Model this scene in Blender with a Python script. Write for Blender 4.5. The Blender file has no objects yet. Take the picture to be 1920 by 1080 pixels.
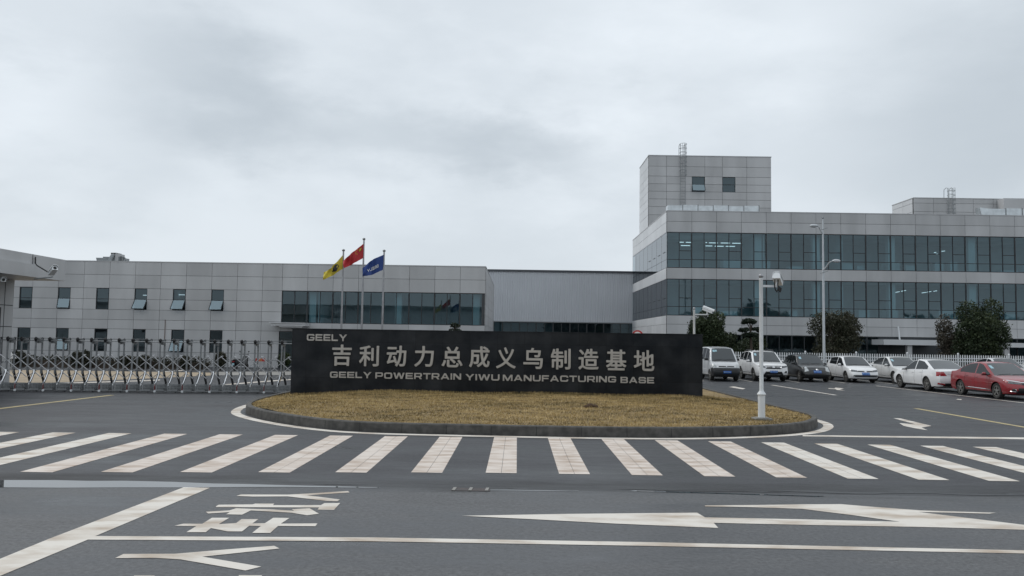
import bpy, bmesh, math, random
import numpy as np
from mathutils import Vector, Matrix
from mathutils.bvhtree import BVHTree
R = math.radians
random.seed(7)
scene = bpy.context.scene
col = scene.collection

# ------------------------------------------------------------------ camera
FOC = 1547.0            # focal length in pixels of the 1920 wide photograph
EYE = 2.1
PITCH = math.atan(98 / 1547.0)
ROLL = R(0.83)
PPX = 971.4
_f = Vector((0, math.cos(PITCH), math.sin(PITCH)))
_r0 = Vector((1, 0, 0)); _u0 = Vector((0, -math.sin(PITCH), math.cos(PITCH)))
_r = _r0 * math.cos(ROLL) + _u0 * math.sin(ROLL)
_u = _u0 * math.cos(ROLL) - _r0 * math.sin(ROLL)
cam_d = bpy.data.cameras.new('Camera')
cam = bpy.data.objects.new('Camera', cam_d)
col.objects.link(cam)
cam_d.sensor_width = 36.0
cam_d.lens = 36.0 * FOC / 1920.0
cam_d.shift_x = -(PPX - 960) / 1920.0
cam_d.clip_end = 4000
cam.matrix_world = Matrix(((_r.x, _u.x, -_f.x, 0), (_r.y, _u.y, -_f.y, 0), (_r.z, _u.z, -_f.z, EYE), (0, 0, 0, 1)))
scene.camera = cam

def ray(px, py):
    return _f + _r * ((px - PPX) / FOC) - _u * ((py - 540) / FOC)
def G(px, py, z=0.0):                      # photograph pixel -> point at height z
    d = ray(px, py); k = (z - EYE) / d.z
    return Vector((0, 0, EYE)) + d * k
def P(px, py, Y):                          # photograph pixel -> point on the plane y = Y
    d = ray(px, py)
    return Vector((0, 0, EYE)) + d * (Y / d.y)

# ------------------------------------------------------------------ world: overcast sky, soft sun
SUN_EL, SUN_AZ = R(52), R(-62)             # azimuth measured from +Y towards +X
world = bpy.data.worlds.new("World"); scene.world = world
world.use_nodes = True
nt = world.node_tree; nt.nodes.clear()
def N(t, tree=None, **kw):
    n = (tree or nt).nodes.new(t)
    for k, v in kw.items(): setattr(n, k, v)
    return n
def lnk(a, b, tree=None): (tree or nt).links.new(a, b)
out = N('ShaderNodeOutputWorld'); bg = N('ShaderNodeBackground'); bg.inputs[1].default_value = 0.1
lnk(bg.outputs[0], out.inputs[0])
sky = N('ShaderNodeTexSky'); sky.sky_type = 'NISHITA'; sky.sun_disc = False
sky.sun_elevation = SUN_EL; sky.sun_rotation = SUN_AZ
sky.air_density = 1.0; sky.dust_density = 3.0
tc = N('ShaderNodeTexCoord')
mp = N('ShaderNodeMapping'); mp.inputs['Scale'].default_value = (1.0, 1.0, 2.4)
lnk(tc.outputs['Generated'], mp.inputs[0])
nz = N('ShaderNodeTexNoise'); nz.inputs['Scale'].default_value = 2.8; nz.inputs['Detail'].default_value = 7.0
nz.inputs['Roughness'].default_value = 0.56
lnk(mp.outputs[0], nz.inputs['Vector'])
# wobble the direction a little so cloud bodies get ragged edges
wob = N('ShaderNodeVectorMath', operation='SUBTRACT'); lnk(nz.outputs['Color'], wob.inputs[0]); wob.inputs[1].default_value = (.5, .5, .5)
wsc = N('ShaderNodeVectorMath', operation='SCALE'); lnk(wob.outputs[0], wsc.inputs[0]); wsc.inputs['Scale'].default_value = 0.36
wad = N('ShaderNodeVectorMath', operation='ADD'); lnk(tc.outputs['Generated'], wad.inputs[0]); lnk(wsc.outputs[0], wad.inputs[1])
ramp = N('ShaderNodeMapRange'); ramp.inputs[1].default_value = .36; ramp.inputs[2].default_value = .64
ramp.inputs[3].default_value = 0.94; ramp.inputs[4].default_value = 1.05; ramp.interpolation_type = 'SMOOTHSTEP'
lnk(nz.outputs['Fac'], ramp.inputs[0])
cur = ramp.outputs[0]
def cloud(px, py, sx, sy, gain):           # a darker (gain<1) or brighter cloud body in one direction of the sky
    global cur
    d = ray(px, py).normalized()
    s = N('ShaderNodeVectorMath', operation='SUBTRACT'); lnk(wad.outputs[0], s.inputs[0]); s.inputs[1].default_value = d
    m = N('ShaderNodeVectorMath', operation='MULTIPLY'); lnk(s.outputs[0], m.inputs[0]); m.inputs[1].default_value = (FOC / sx, FOC / sx, FOC / sy)
    l = N('ShaderNodeVectorMath', operation='LENGTH'); lnk(m.outputs[0], l.inputs[0])
    g = N('ShaderNodeMapRange'); g.interpolation_type = 'SMOOTHERSTEP'
    g.inputs[1].default_value = 0; g.inputs[2].default_value = 1.0; g.inputs[3].default_value = gain; g.inputs[4].default_value = 1.0
    lnk(l.outputs['Value'], g.inputs[0])
    q = N('ShaderNodeMath', operation='MULTIPLY'); lnk(cur, q.inputs[0]); lnk(g.outputs[0], q.inputs[1]); cur = q.outputs[0]
for c in [
        (430, 180, 330, 170, .76), (760, 270, 360, 150, .83), (1010, 300, 330, 120, .86), (130, 340, 420, 120, .94),
        (1850, 190, 420, 330, .82), (560, 40, 500, 160, .97), (120, 10, 420, 110, .90),
        (60, 150, 300, 170, 1.06), (1200, 90, 520, 190, 1.13), (1560, 110, 260, 120, 1.05), (520, 440, 900, 130, .97)]:
    cloud(*c)
ccol = N('ShaderNodeMix', data_type='RGBA'); ccol.inputs[6].default_value = (3.5, 4.05, 4.55, 1); ccol.inputs[7].default_value = (7.7, 8.25, 8.75, 1)
cr = N('ShaderNodeMapRange'); cr.inputs[1].default_value = .58; cr.inputs[2].default_value = 1.16
lnk(cur, cr.inputs[0]); lnk(cr.outputs[0], ccol.inputs[0])
mixs = N('ShaderNodeMix', data_type='RGBA'); mixs.inputs[0].default_value = 0.95
lnk(sky.outputs[0], mixs.inputs[6]); lnk(ccol.outputs[2], mixs.inputs[7])
lnk(mixs.outputs[2], bg.inputs[0])

sun_d = bpy.data.lights.new('Sun', 'SUN'); sun_d.energy = 0.9; sun_d.angle = R(20); sun_d.color = (1, .97, .93)
sun = bpy.data.objects.new('Sun', sun_d); col.objects.link(sun)
sd = Vector((math.sin(SUN_AZ) * math.cos(SUN_EL), math.cos(SUN_AZ) * math.cos(SUN_EL), math.sin(SUN_EL)))
sun.rotation_euler = sd.to_track_quat('Z', 'Y').to_euler()
scene.view_settings.view_transform = 'Standard'
scene.view_settings.look = 'None'
scene.view_settings.exposure = 0.2
scene.view_settings.gamma = 1.0
scene.cycles.max_bounces = 8
scene.cycles.transparent_max_bounces = 12

# ------------------------------------------------------------------ materials
def mat(name, c, rough=.6, metal=0., spec=.5, var=0., vscale=3., vdetail=4., bump=0., bscale=40., c2=None, coat=0., stretch=(1, 1, 1), rvar=0., tone=False, lo=.35, hi=.65, emit=None):
    m = bpy.data.materials.new(name); m.use_nodes = True
    t = m.node_tree; b = t.nodes['Principled BSDF']
    b.inputs['Base Color'].default_value = (*c, 1); b.inputs['Roughness'].default_value = rough
    b.inputs['Metallic'].default_value = metal; b.inputs['Specular IOR Level'].default_value = spec
    b.inputs['Coat Weight'].default_value = coat; b.inputs['Coat Roughness'].default_value = .06
    if emit:
        b.inputs['Emission Color'].default_value = (*emit[:3], 1); b.inputs['Emission Strength'].default_value = emit[3]
    colour = None
    co = N('ShaderNodeTexCoord', t); mpn = N('ShaderNodeMapping', t); mpn.inputs['Scale'].default_value = stretch
    t.links.new(co.outputs['Object'], mpn.inputs[0])
    if var or c2 or rvar:
        n = N('ShaderNodeTexNoise', t); n.inputs['Scale'].default_value = vscale; n.inputs['Detail'].default_value = vdetail
        t.links.new(mpn.outputs[0], n.inputs['Vector'])
        mr = N('ShaderNodeMapRange', t); mr.inputs[1].default_value = lo; mr.inputs[2].default_value = hi
        t.links.new(n.outputs['Fac'], mr.inputs[0])
        if var or c2:
            mx = N('ShaderNodeMix', t, data_type='RGBA')
            d = c2 or tuple(x * (1 - var) for x in c)
            mx.inputs[6].default_value = (*c, 1); mx.inputs[7].default_value = (*d, 1)
            t.links.new(mr.outputs[0], mx.inputs[0]); colour = mx.outputs[2]
        if rvar:
            rr = N('ShaderNodeMapRange', t); rr.inputs[1].default_value = .35; rr.inputs[2].default_value = .65
            rr.inputs[3].default_value = rough - rvar; rr.inputs[4].default_value = rough + rvar
            t.links.new(n.outputs['Fac'], rr.inputs[0]); t.links.new(rr.outputs[0], b.inputs['Roughness'])
    if tone:
        a = N('ShaderNodeAttribute', t); a.attribute_name = 'tone'
        mm = N('ShaderNodeMix', t, data_type='RGBA', blend_type='MULTIPLY'); mm.inputs[0].default_value = 1
        if colour: t.links.new(colour, mm.inputs[6])
        else: mm.inputs[6].default_value = (*c, 1)
        t.links.new(a.outputs['Fac'], mm.inputs[7]); colour = mm.outputs[2]
    if colour: t.links.new(colour, b.inputs['Base Color'])
    if bump:
        n2 = N('ShaderNodeTexNoise', t); n2.inputs['Scale'].default_value = bscale; n2.inputs['Detail'].default_value = 3
        t.links.new(mpn.outputs[0], n2.inputs['Vector'])
        bp = N('ShaderNodeBump', t); bp.inputs['Strength'].default_value = bump; bp.inputs['Distance'].default_value = .02
        t.links.new(n2.outputs['Fac'], bp.inputs['Height']); t.links.new(bp.outputs[0], b.inputs['Normal'])
    return m

def glass_mat(name, tint, ior=1.75, rough=.015, wav=.0, gc=(.74, .92, 1.0)):
    m = bpy.data.materials.new(name); m.use_nodes = True; t = m.node_tree; t.nodes.clear()
    o = N('ShaderNodeOutputMaterial', t); mx = N('ShaderNodeMixShader', t); lw = N('ShaderNodeLayerWeight', t); lw.inputs[0].default_value = .5; r0 = ((ior - 1) / (ior + 1)) ** 2
    pw = N('ShaderNodeMath', t, operation='POWER'); t.links.new(lw.outputs['Facing'], pw.inputs[0]); pw.inputs[1].default_value = 5
    fr = N('ShaderNodeMath', t, operation='MULTIPLY_ADD'); t.links.new(pw.outputs[0], fr.inputs[0]); fr.inputs[1].default_value = 1 - r0; fr.inputs[2].default_value = r0
    tr = N('ShaderNodeBsdfTransparent', t); tr.inputs[0].default_value = (*tint, 1)
    gl = N('ShaderNodeBsdfGlossy', t); gl.inputs['Roughness'].default_value = rough; gl.inputs['Color'].default_value = (*gc, 1)
    t.links.new(fr.outputs[0], mx.inputs[0]); t.links.new(tr.outputs[0], mx.inputs[1]); t.links.new(gl.outputs[0], mx.inputs[2]); t.links.new(mx.outputs[0], o.inputs[0])
    if wav:
        co = N('ShaderNodeTexCoord', t); n2 = N('ShaderNodeTexNoise', t); n2.inputs['Scale'].default_value = .9; n2.inputs['Detail'].default_value = 1
        t.links.new(co.outputs['Object'], n2.inputs['Vector'])
        bp = N('ShaderNodeBump', t); bp.inputs['Strength'].default_value = wav; bp.inputs['Distance'].default_value = .02
        t.links.new(n2.outputs['Fac'], bp.inputs['Height']); t.links.new(bp.outputs[0], gl.inputs['Normal'])
    return m

def asphalt_mat(name, c, c2, rough, rvar, patch=.25):
    m = bpy.data.materials.new(name); m.use_nodes = True; t = m.node_tree; b = t.nodes['Principled BSDF']
    co = N('ShaderNodeTexCoord', t)
    big = N('ShaderNodeTexNoise', t); big.inputs['Scale'].default_value = patch; big.inputs['Detail'].default_value = 9; big.inputs['Roughness'].default_value = .68
    mpn = N('ShaderNodeMapping', t); mpn.inputs['Scale'].default_value = (.45, 1.3, 1); t.links.new(co.outputs['Object'], mpn.inputs[0])
    t.links.new(mpn.outputs[0], big.inputs['Vector'])
    fine = N('ShaderNodeTexNoise', t); fine.inputs['Scale'].default_value = 19; fine.inputs['Detail'].default_value = 7; fine.inputs['Roughness'].default_value = .82
    t.links.new(co.outputs['Object'], fine.inputs['Vector'])
    mr = N('ShaderNodeMapRange', t); mr.inputs[1].default_value = .42; mr.inputs[2].default_value = .60; t.links.new(big.outputs['Fac'], mr.inputs[0])
    mx = N('ShaderNodeMix', t, data_type='RGBA'); mx.inputs[6].default_value = (*c, 1); mx.inputs[7].default_value = (*c2, 1); t.links.new(mr.outputs[0], mx.inputs[0])
    fr = N('ShaderNodeMapRange', t); fr.inputs[1].default_value = .3; fr.inputs[2].default_value = .7; fr.inputs[3].default_value = .25; fr.inputs[4].default_value = 2.1; t.links.new(fine.outputs['Fac'], fr.inputs[0])
    mm = N('ShaderNodeMix', t, data_type='RGBA', blend_type='MULTIPLY'); mm.inputs[0].default_value = 1
    t.links.new(mx.outputs[2], mm.inputs[6]); t.links.new(fr.outputs[0], mm.inputs[7])
    # a damp stain with a ragged edge where water lies along the gutter
    sx = N('ShaderNodeSeparateXYZ', t); t.links.new(co.outputs['Object'], sx.inputs[0])
    wn = N('ShaderNodeTexNoise', t); wn.inputs['Scale'].default_value = .9; wn.inputs['Detail'].default_value = 6; mp2 = N('ShaderNodeMapping', t); mp2.inputs['Scale'].default_value = (.5, 2, 1)
    t.links.new(co.outputs['Object'], mp2.inputs[0]); t.links.new(mp2.outputs[0], wn.inputs['Vector'])
    yy = N('ShaderNodeMath', t, operation='MULTIPLY_ADD'); t.links.new(wn.outputs['Fac'], yy.inputs[0]); yy.inputs[1].default_value = 1.7; t.links.new(sx.outputs['Y'], yy.inputs[2])
    dist = N('ShaderNodeMath', t, operation='SUBTRACT'); t.links.new(yy.outputs[0], dist.inputs[0]); dist.inputs[1].default_value = 12.95
    ab = N('ShaderNodeMath', t, operation='ABSOLUTE'); t.links.new(dist.outputs[0], ab.inputs[0])
    wet = N('ShaderNodeMapRange', t); wet.inputs[1].default_value = .25; wet.inputs[2].default_value = .6; wet.inputs[3].default_value = .38; wet.inputs[4].default_value = 1; t.links.new(ab.outputs[0], wet.inputs[0])
    m3 = N('ShaderNodeMix', t, data_type='RGBA', blend_type='MULTIPLY'); m3.inputs[0].default_value = 1; t.links.new(mm.outputs[2], m3.inputs[6]); t.links.new(wet.outputs[0], m3.inputs[7]); t.links.new(m3.outputs[2], b.inputs['Base Color'])
    rr = N('ShaderNodeMapRange', t); rr.inputs[1].default_value = .36; rr.inputs[2].default_value = .66; rr.inputs[3].default_value = rough + rvar; rr.inputs[4].default_value = rough - rvar
    t.links.new(big.outputs['Fac'], rr.inputs[0]); t.links.new(rr.outputs[0], b.inputs['Roughness'])
    bp = N('ShaderNodeBump', t); bp.inputs['Strength'].default_value = .35; bp.inputs['Distance'].default_value = .006
    t.links.new(fine.outputs['Fac'], bp.inputs['Height']); t.links.new(bp.outputs[0], b.inputs['Normal'])
    return m

M = {}
M['asphalt_yard'] = asphalt_mat('asphalt_yard', (.032, .033, .037), (.011, .012, .014), .48, .21, .45)
M['asphalt_road'] = asphalt_mat('asphalt_road', (.074, .075, .077), (.032, .033, .036), .44, .19, .6)
M['paint_white'] = mat('road_paint_white', (.71, .665, .60), .6, c2=(.42, .335, .255), vscale=1.9, vdetail=10, stretch=(.7, 1.6, 1), bump=.2, bscale=90, lo=.44, hi=.70)
M['paint_worn'] = mat('road_paint_worn', (.68, .605, .54), .6, c2=(.40, .30, .225), vscale=2.4, vdetail=10, stretch=(.7, 1.8, 1), bump=.2, bscale=90, lo=.42, hi=.72)
M['paint_yellow'] = mat('road_paint_yellow', (.52, .42, .20), .6, c2=(.30, .25, .15), vscale=3, vdetail=8, lo=.45, hi=.75)
M['water'] = mat('puddle_water', (.03, .033, .036), .02, spec=1.0)
M['water'].node_tree.nodes['Principled BSDF'].inputs['IOR'].default_value = 2.4
M['beige'] = mat('beige_paving', (.40, .32, .22), .75, var=.25, vscale=.6, vdetail=6)
M['pale'] = mat('pale_concrete', (.30, .29, .27), .75, var=.25, vscale=.8, vdetail=6)
M['kerb'] = mat('kerb_granite', (.105, .10, .092), .75, c2=(.052, .05, .046), vscale=6, vdetail=8, bump=.3, bscale=60)
M['soil'] = mat('dry_lawn_soil', (.30, .215, .10), .95, c2=(.17, .12, .055), vscale=1.6, vdetail=8, stretch=(.6, 2, 1), bump=.5, bscale=30)
M['panel'] = mat('panel_grey', (.52, .522, .525), .42, var=.17, vscale=.6, vdetail=8, tone=True, stretch=(1, 1, .25))
M['panel_l'] = mat('panel_light', (.64, .65, .66), .34, var=.08, vscale=.5, vdetail=6, tone=True, stretch=(1, 1, .25))
M['backing'] = mat('joint_dark', (.075, .078, .082), .9)
M['interior'] = mat('interior_wall', (.42, .51, .53), .9, var=.3, vscale=.3)
M['interior_d'] = mat('interior_dark', (.05, .056, .06), .9)
M['column'] = mat('interior_column', (.34, .40, .41), .7)
M['glass'] = glass_mat('tinted_glass', (.50, .68, .73), 1.9, wav=.02)
M['glass_d'] = glass_mat('dark_tinted_glass', (.34, .42, .46), 1.9, wav=.05)
M['sash'] = glass_mat('sash_glass', (.40, .50, .56), 3.3)
M['frame'] = mat('window_frame_dark', (.025, .03, .034), .45)
M['corr'] = mat('corrugated_steel', (.60, .615, .645), .42, metal=.0, var=.06, vscale=.3)
M['corr_cap'] = mat('roof_cap_dark', (.07, .075, .085), .5)
M['roof'] = mat('roof_membrane', (.2, .2, .2), .9)
M['foil'] = mat('duct_foil', (.62, .66, .68), .32, metal=.75, bump=.6, bscale=3.5, var=.2, vscale=2)
M['galv'] = mat('galvanised_grey', (.31, .33, .34), .5, metal=.3, var=.2, vscale=8)
M['black'] = mat('black_rubber', (.012, .012, .013), .6)
M['blackp'] = mat('black_plastic', (.02, .021, .023), .45)
M['steel'] = mat('stainless_steel', (.36, .36, .37), .30, metal=.9, var=.15, vscale=6)
M['chrome'] = mat('polished_steel', (.72, .72, .73), .10, metal=1.)
M['steel_d'] = mat('dull_steel', (.30, .31, .315), .45, metal=.6, var=.25, vscale=10)
M['redlamp'] = mat('reflector_red', (.16, .02, .018), .4)
M['white_p'] = mat('white_powder_coat', (.74, .76, .77), .4, var=.08, vscale=3)
M['pole_grey'] = mat('pole_pale_grey', (.56, .59, .61), .45, var=.1, vscale=2)
M['letters'] = mat('brushed_steel_letters', (.52, .49, .45), .42, metal=.45, var=.12, vscale=5)
M['char'] = mat('bark_brown', (.085, .065, .05), .9, var=.3, vscale=12)
M['soilclod'] = mat('soil_clod', (.08, .048, .026), .95, bump=.8, bscale=20)
M['plate'] = mat('plate_blue', (.02, .09, .36), .4)
M['lamp_on'] = mat('tube_light', (1, 1, 1), .5, emit=(.86, .97, 1, .9))
M['lens_clear'] = mat('lamp_lens', (.62, .64, .64), .08, spec=.8, metal=.5, var=.5, vscale=14)
M['lens_dark'] = mat('lamp_lens_dark', (.16, .17, .18), .08, spec=.8, metal=.3, var=.6, vscale=14)
M['tail'] = mat('tail_lamp_red', (.36, .012, .02), .12, coat=1)
M['screen'] = mat('car_glass', (.030, .037, .041), .05, spec=.8, metal=0., coat=.25)
M['sideglass'] = mat('car_side_glass', (.016, .019, .022), .05, spec=.4)
M['alloy'] = mat('alloy_wheel', (.34, .33, .31), .35, metal=.7, var=.3, vscale=8)
M['tyre'] = mat('tyre_rubber', (.02, .02, .02), .8, var=.4, vscale=5, c2=(.045, .042, .038))
M['sticker'] = mat('windscreen_sticker', (.35, .55, .62), .5)
M['flag_red'] = mat('flag_red', (.46, .028, .035), .7, var=.2, vscale=2)
M['flag_yellow'] = mat('flag_yellow', (.62, .50, .05), .7, var=.2, vscale=2)
M['flag_blue'] = mat('flag_blue', (.022, .06, .24), .7, var=.2, vscale=2)
M['sign_white'] = mat('sign_white', (.75, .75, .75), .5)
M['sign_red'] = mat('sign_red', (.5, .03, .03), .5)

def granite():
    m = bpy.data.materials.new('black_polished_granite'); m.use_nodes = True; t = m.node_tree; b = t.nodes['Principled BSDF']
    co = N('ShaderNodeTexCoord', t)
    sep = N('ShaderNodeMapping', t); sep.inputs['Rotation'].default_value = (R(90), 0, 0); t.links.new(co.outputs['Object'], sep.inputs[0])
    br = N('ShaderNodeTexBrick', t); br.offset = 0; br.inputs['Scale'].default_value = 1; br.inputs['Brick Width'].default_value = .9; br.inputs['Row Height'].default_value = .587
    br.inputs['Mortar Size'].default_value = .004; br.inputs['Color1'].default_value = (.9, .9, .9, 1); br.inputs['Color2'].default_value = (1.25, 1.25, 1.25, 1); br.inputs['Mortar'].default_value = (.5, .5, .5, 1)
    t.links.new(sep.outputs[0], br.inputs['Vector'])
    n = N('ShaderNodeTexNoise', t); n.inputs['Scale'].default_value = 1.3; n.inputs['Detail'].default_value = 5; t.links.new(co.outputs['Object'], n.inputs['Vector'])
    r1 = N('ShaderNodeMapRange', t); r1.inputs[1].default_value = .38; r1.inputs[2].default_value = .68; t.links.new(n.outputs['Fac'], r1.inputs[0])
    mx = N('ShaderNodeMix', t, data_type='RGBA'); mx.inputs[6].default_value = (.009, .011, .014, 1); mx.inputs[7].default_value = (.027, .029, .032, 1); t.links.new(r1.outputs[0], mx.inputs[0])
    sp = N('ShaderNodeTexNoise', t); sp.inputs['Scale'].default_value = 120; sp.inputs['Detail'].default_value = 2; t.links.new(co.outputs['Object'], sp.inputs['Vector'])
    r2 = N('ShaderNodeMapRange', t); r2.inputs[1].default_value = .3; r2.inputs[2].default_value = .7; r2.inputs[3].default_value = .7; r2.inputs[4].default_value = 1.3; t.links.new(sp.outputs['Fac'], r2.inputs[0])
    m1 = N('ShaderNodeMix', t, data_type='RGBA', blend_type='MULTIPLY'); m1.inputs[0].default_value = 1; t.links.new(mx.outputs[2], m1.inputs[6]); t.links.new(br.outputs['Color'], m1.inputs[7])
    m2 = N('ShaderNodeMix', t, data_type='RGBA', blend_type='MULTIPLY'); m2.inputs[0].default_value = 1; t.links.new(m1.outputs[2], m2.inputs[6]); t.links.new(r2.outputs[0], m2.inputs[7])
    t.links.new(m2.outputs[2], b.inputs['Base Color'])
    b.inputs['Roughness'].default_value = .22; b.inputs['Specular IOR Level'].default_value = .25
    return m
M['granite'] = granite()

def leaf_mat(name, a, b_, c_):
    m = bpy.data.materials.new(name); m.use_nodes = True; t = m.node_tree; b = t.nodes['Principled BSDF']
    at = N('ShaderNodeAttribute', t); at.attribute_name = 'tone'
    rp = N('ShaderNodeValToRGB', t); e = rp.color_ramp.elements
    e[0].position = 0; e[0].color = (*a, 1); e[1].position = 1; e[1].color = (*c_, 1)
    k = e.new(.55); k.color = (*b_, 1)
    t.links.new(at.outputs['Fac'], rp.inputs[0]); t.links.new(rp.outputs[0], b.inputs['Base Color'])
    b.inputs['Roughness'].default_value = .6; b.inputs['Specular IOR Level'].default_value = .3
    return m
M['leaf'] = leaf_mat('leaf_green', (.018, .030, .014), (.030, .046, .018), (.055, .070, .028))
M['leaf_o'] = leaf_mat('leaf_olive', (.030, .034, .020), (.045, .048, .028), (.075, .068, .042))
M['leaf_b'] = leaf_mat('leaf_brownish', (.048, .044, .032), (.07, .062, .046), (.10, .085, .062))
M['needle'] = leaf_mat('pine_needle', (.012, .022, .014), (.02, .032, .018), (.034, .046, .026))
M['leaf_far_hazed'] = leaf_mat('leaf_far_hazed', (.08, .09, .085), (.11, .12, .115), (.15, .16, .15))  # haze painted into the leaf colours, paler and greyer
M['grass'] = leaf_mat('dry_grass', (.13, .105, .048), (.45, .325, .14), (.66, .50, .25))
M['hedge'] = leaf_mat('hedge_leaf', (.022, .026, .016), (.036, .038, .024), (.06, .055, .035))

# ------------------------------------------------------------------ mesh builder
class MB:
    def __init__(s): s.v = []; s.f = []; s.t = []
    def add(s, vs, fs, tone=1.):
        b = len(s.v); s.v += [tuple(x) for x in vs]
        for f in fs: s.f.append([b + i for i in f]); s.t.append(tone)
    def box(s, x0, x1, y0, y1, z0, z1, tone=1.):
        s.add([(x0, y0, z0), (x1, y0, z0), (x1, y1, z0), (x0, y1, z0), (x0, y0, z1), (x1, y0, z1), (x1, y1, z1), (x0, y1, z1)],
              [(3, 2, 1, 0), (4, 5, 6, 7), (0, 1, 5, 4), (1, 2, 6, 5), (2, 3, 7, 6), (3, 0, 4, 7)], tone)
    def tube(s, pts, rad, n=10, cap=True):
        pts = [Vector(p) for p in pts]
        if not hasattr(rad, '__len__'): rad = [rad] * len(pts)
        rings = []; prev = None
        for i, p in enumerate(pts):
            d = (pts[min(i + 1, len(pts) - 1)] - pts[max(i - 1, 0)]).normalized()
            if prev is None:
                a = Vector((0, 0, 1)) if abs(d.z) < .9 else Vector((1, 0, 0))
                x = d.cross(a).normalized()
            else: x = (prev - d * prev.dot(d)).normalized()
            prev = x; y = d.cross(x)
            rings.append([p + (x * math.cos(2 * math.pi * k / n) + y * math.sin(2 * math.pi * k / n)) * rad[i] for k in range(n)])
        vs = [q for r in rings for q in r]; fs = []
        for i in range(len(pts) - 1):
            for k in range(n):
                fs.append((i * n + k, i * n + (k + 1) % n, (i + 1) * n + (k + 1) % n, (i + 1) * n + k))
        if cap: fs += [tuple(range(n))[::-1], tuple((len(pts) - 1) * n + k for k in range(n))]
        s.add(vs, fs)
    def lathe(s, prof, c=(0, 0, 0), axis='z', n=24):
        # prof: (radius, height) list
        vs = []; fs = []
        for r, h in prof:
            for k in range(n):
                a = 2 * math.pi * k / n; q = (r * math.cos(a), r * math.sin(a))
                p = (q[0], q[1], h) if axis == 'z' else ((h, q[0], q[1]) if axis == 'x' else (q[0], h, q[1]))
                vs.append((p[0] + c[0], p[1] + c[1], p[2] + c[2]))
        for i in range(len(prof) - 1):
            for k in range(n): fs.append((i * n + k, i * n + (k + 1) % n, (i + 1) * n + (k + 1) % n, (i + 1) * n + k))
        fs += [tuple(range(n))[::-1], tuple((len(prof) - 1) * n + k for k in range(n))]
        s.add(vs, fs)
    def ball(s, c, r, n=12, m=8, sx=1, sy=1, sz=1):
        prof = [(max(1e-4, r * math.sin(math.pi * i / m)), -r * math.cos(math.pi * i / m)) for i in range(m + 1)]
        b = len(s.v); s.lathe(prof, (0, 0, 0), 'z', n)
        for i in range(b, len(s.v)): v = s.v[i]; s.v[i] = (v[0] * sx + c[0], v[1] * sy + c[1], v[2] * sz + c[2])
    def prism(s, poly, d):                 # polygon (3D points) extruded by vector d
        n = len(poly); d = Vector(d)
        vs = [Vector(p) for p in poly] + [Vector(p) + d for p in poly]
        s.add(vs, [tuple(range(n))[::-1], tuple(range(n, 2 * n))] + [(k, (k + 1) % n, n + (k + 1) % n, n + k) for k in range(n)])
    def sheet(s, poly, tone=1.): s.add(poly, [tuple(range(len(poly)))], tone)
    def bar(s, a, b, w, h=None):           # rectangular bar from a to b
        a = Vector(a); b = Vector(b); d = (b - a).normalized(); h = h or w
        up = Vector((0, 1, 0)) if abs(d.y) < .9 else Vector((0, 0, 1))
        x = d.cross(up).normalized() * w / 2; y = d.cross(x).normalized() * h / 2
        s.add([a - x - y, a + x - y, a + x + y, a - x + y, b - x - y, b + x - y, b + x + y, b - x + y],
              [(3, 2, 1, 0), (4, 5, 6, 7), (0, 1, 5, 4), (1, 2, 6, 5), (2, 3, 7, 6), (3, 0, 4, 7)])
    def mesh(s, name, material, smooth=True, ang=35, recalc=True):
        me = bpy.data.meshes.new(name); me.from_pydata(s.v, [], s.f)
        if any(t != 1. for t in s.t):
            a = me.attributes.new('tone', 'FLOAT', 'FACE'); a.data.foreach_set('value', s.t)
        elif material and material.node_tree.nodes.get('Attribute'):
            a = me.attributes.new('tone', 'FLOAT', 'FACE'); a.data.foreach_set('value', s.t)
        if recalc:
            bm = bmesh.new(); bm.from_mesh(me); bmesh.ops.recalc_face_normals(bm, faces=bm.faces); bm.to_mesh(me); bm.free()
        if smooth:
            me.polygons.foreach_set('use_smooth', [True] * len(me.polygons)); me.set_sharp_from_angle(angle=R(ang))
        if material: me.materials.append(material)
        me.update(); return me
    def build(s, name, material, parent=None, **kw):
        o = bpy.data.objects.new(name, s.mesh(name, material, **kw)); col.objects.link(o)
        if parent: o.parent = parent
        return o

def tag(o, label=None, cat=None, group=None, kind=None):
    if label: o['label'] = label
    if cat: o['category'] = cat
    if group: o['group'] = group
    if kind: o['kind'] = kind
    return o
def thing(name, label, cat, loc=(0, 0, 0), rz=0., group=None):
    o = bpy.data.objects.new(name, None); col.objects.link(o); o.location = loc; o.rotation_euler = (0, 0, rz)
    o.empty_display_size = .3
    return tag(o, label, cat, group)
def copy_tree(o, parent=None):
    c = o.copy(); col.objects.link(c); c.parent = parent
    for ch in list(o.children): copy_tree(ch, c)
    return c
def structure(mb, name, material, **kw):
    return tag(mb.build(name, material, **kw), kind='structure')

# ------------------------------------------------------------------ ground and road
mb = MB(); mb.sheet([(-900, 11.75, 0), (900, 11.75, 0), (900, 1500, 0), (-900, 1500, 0)])
structure(mb, 'ground', M['asphalt_yard'], recalc=False)
mb = MB(); mb.sheet([(-900, -600, 0), (900, -600, 0), (900, 11.75, 0), (-900, 11.75, 0)])
structure(mb, 'road', M['asphalt_road'], recalc=False)

ZM = .004
def paint(name, px, material='paint_white', z=ZM):
    mb = MB(); mb.sheet([G(x, y, z) for x, y in px]); return structure(mb, name, M[material], recalc=False, smooth=False)

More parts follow.
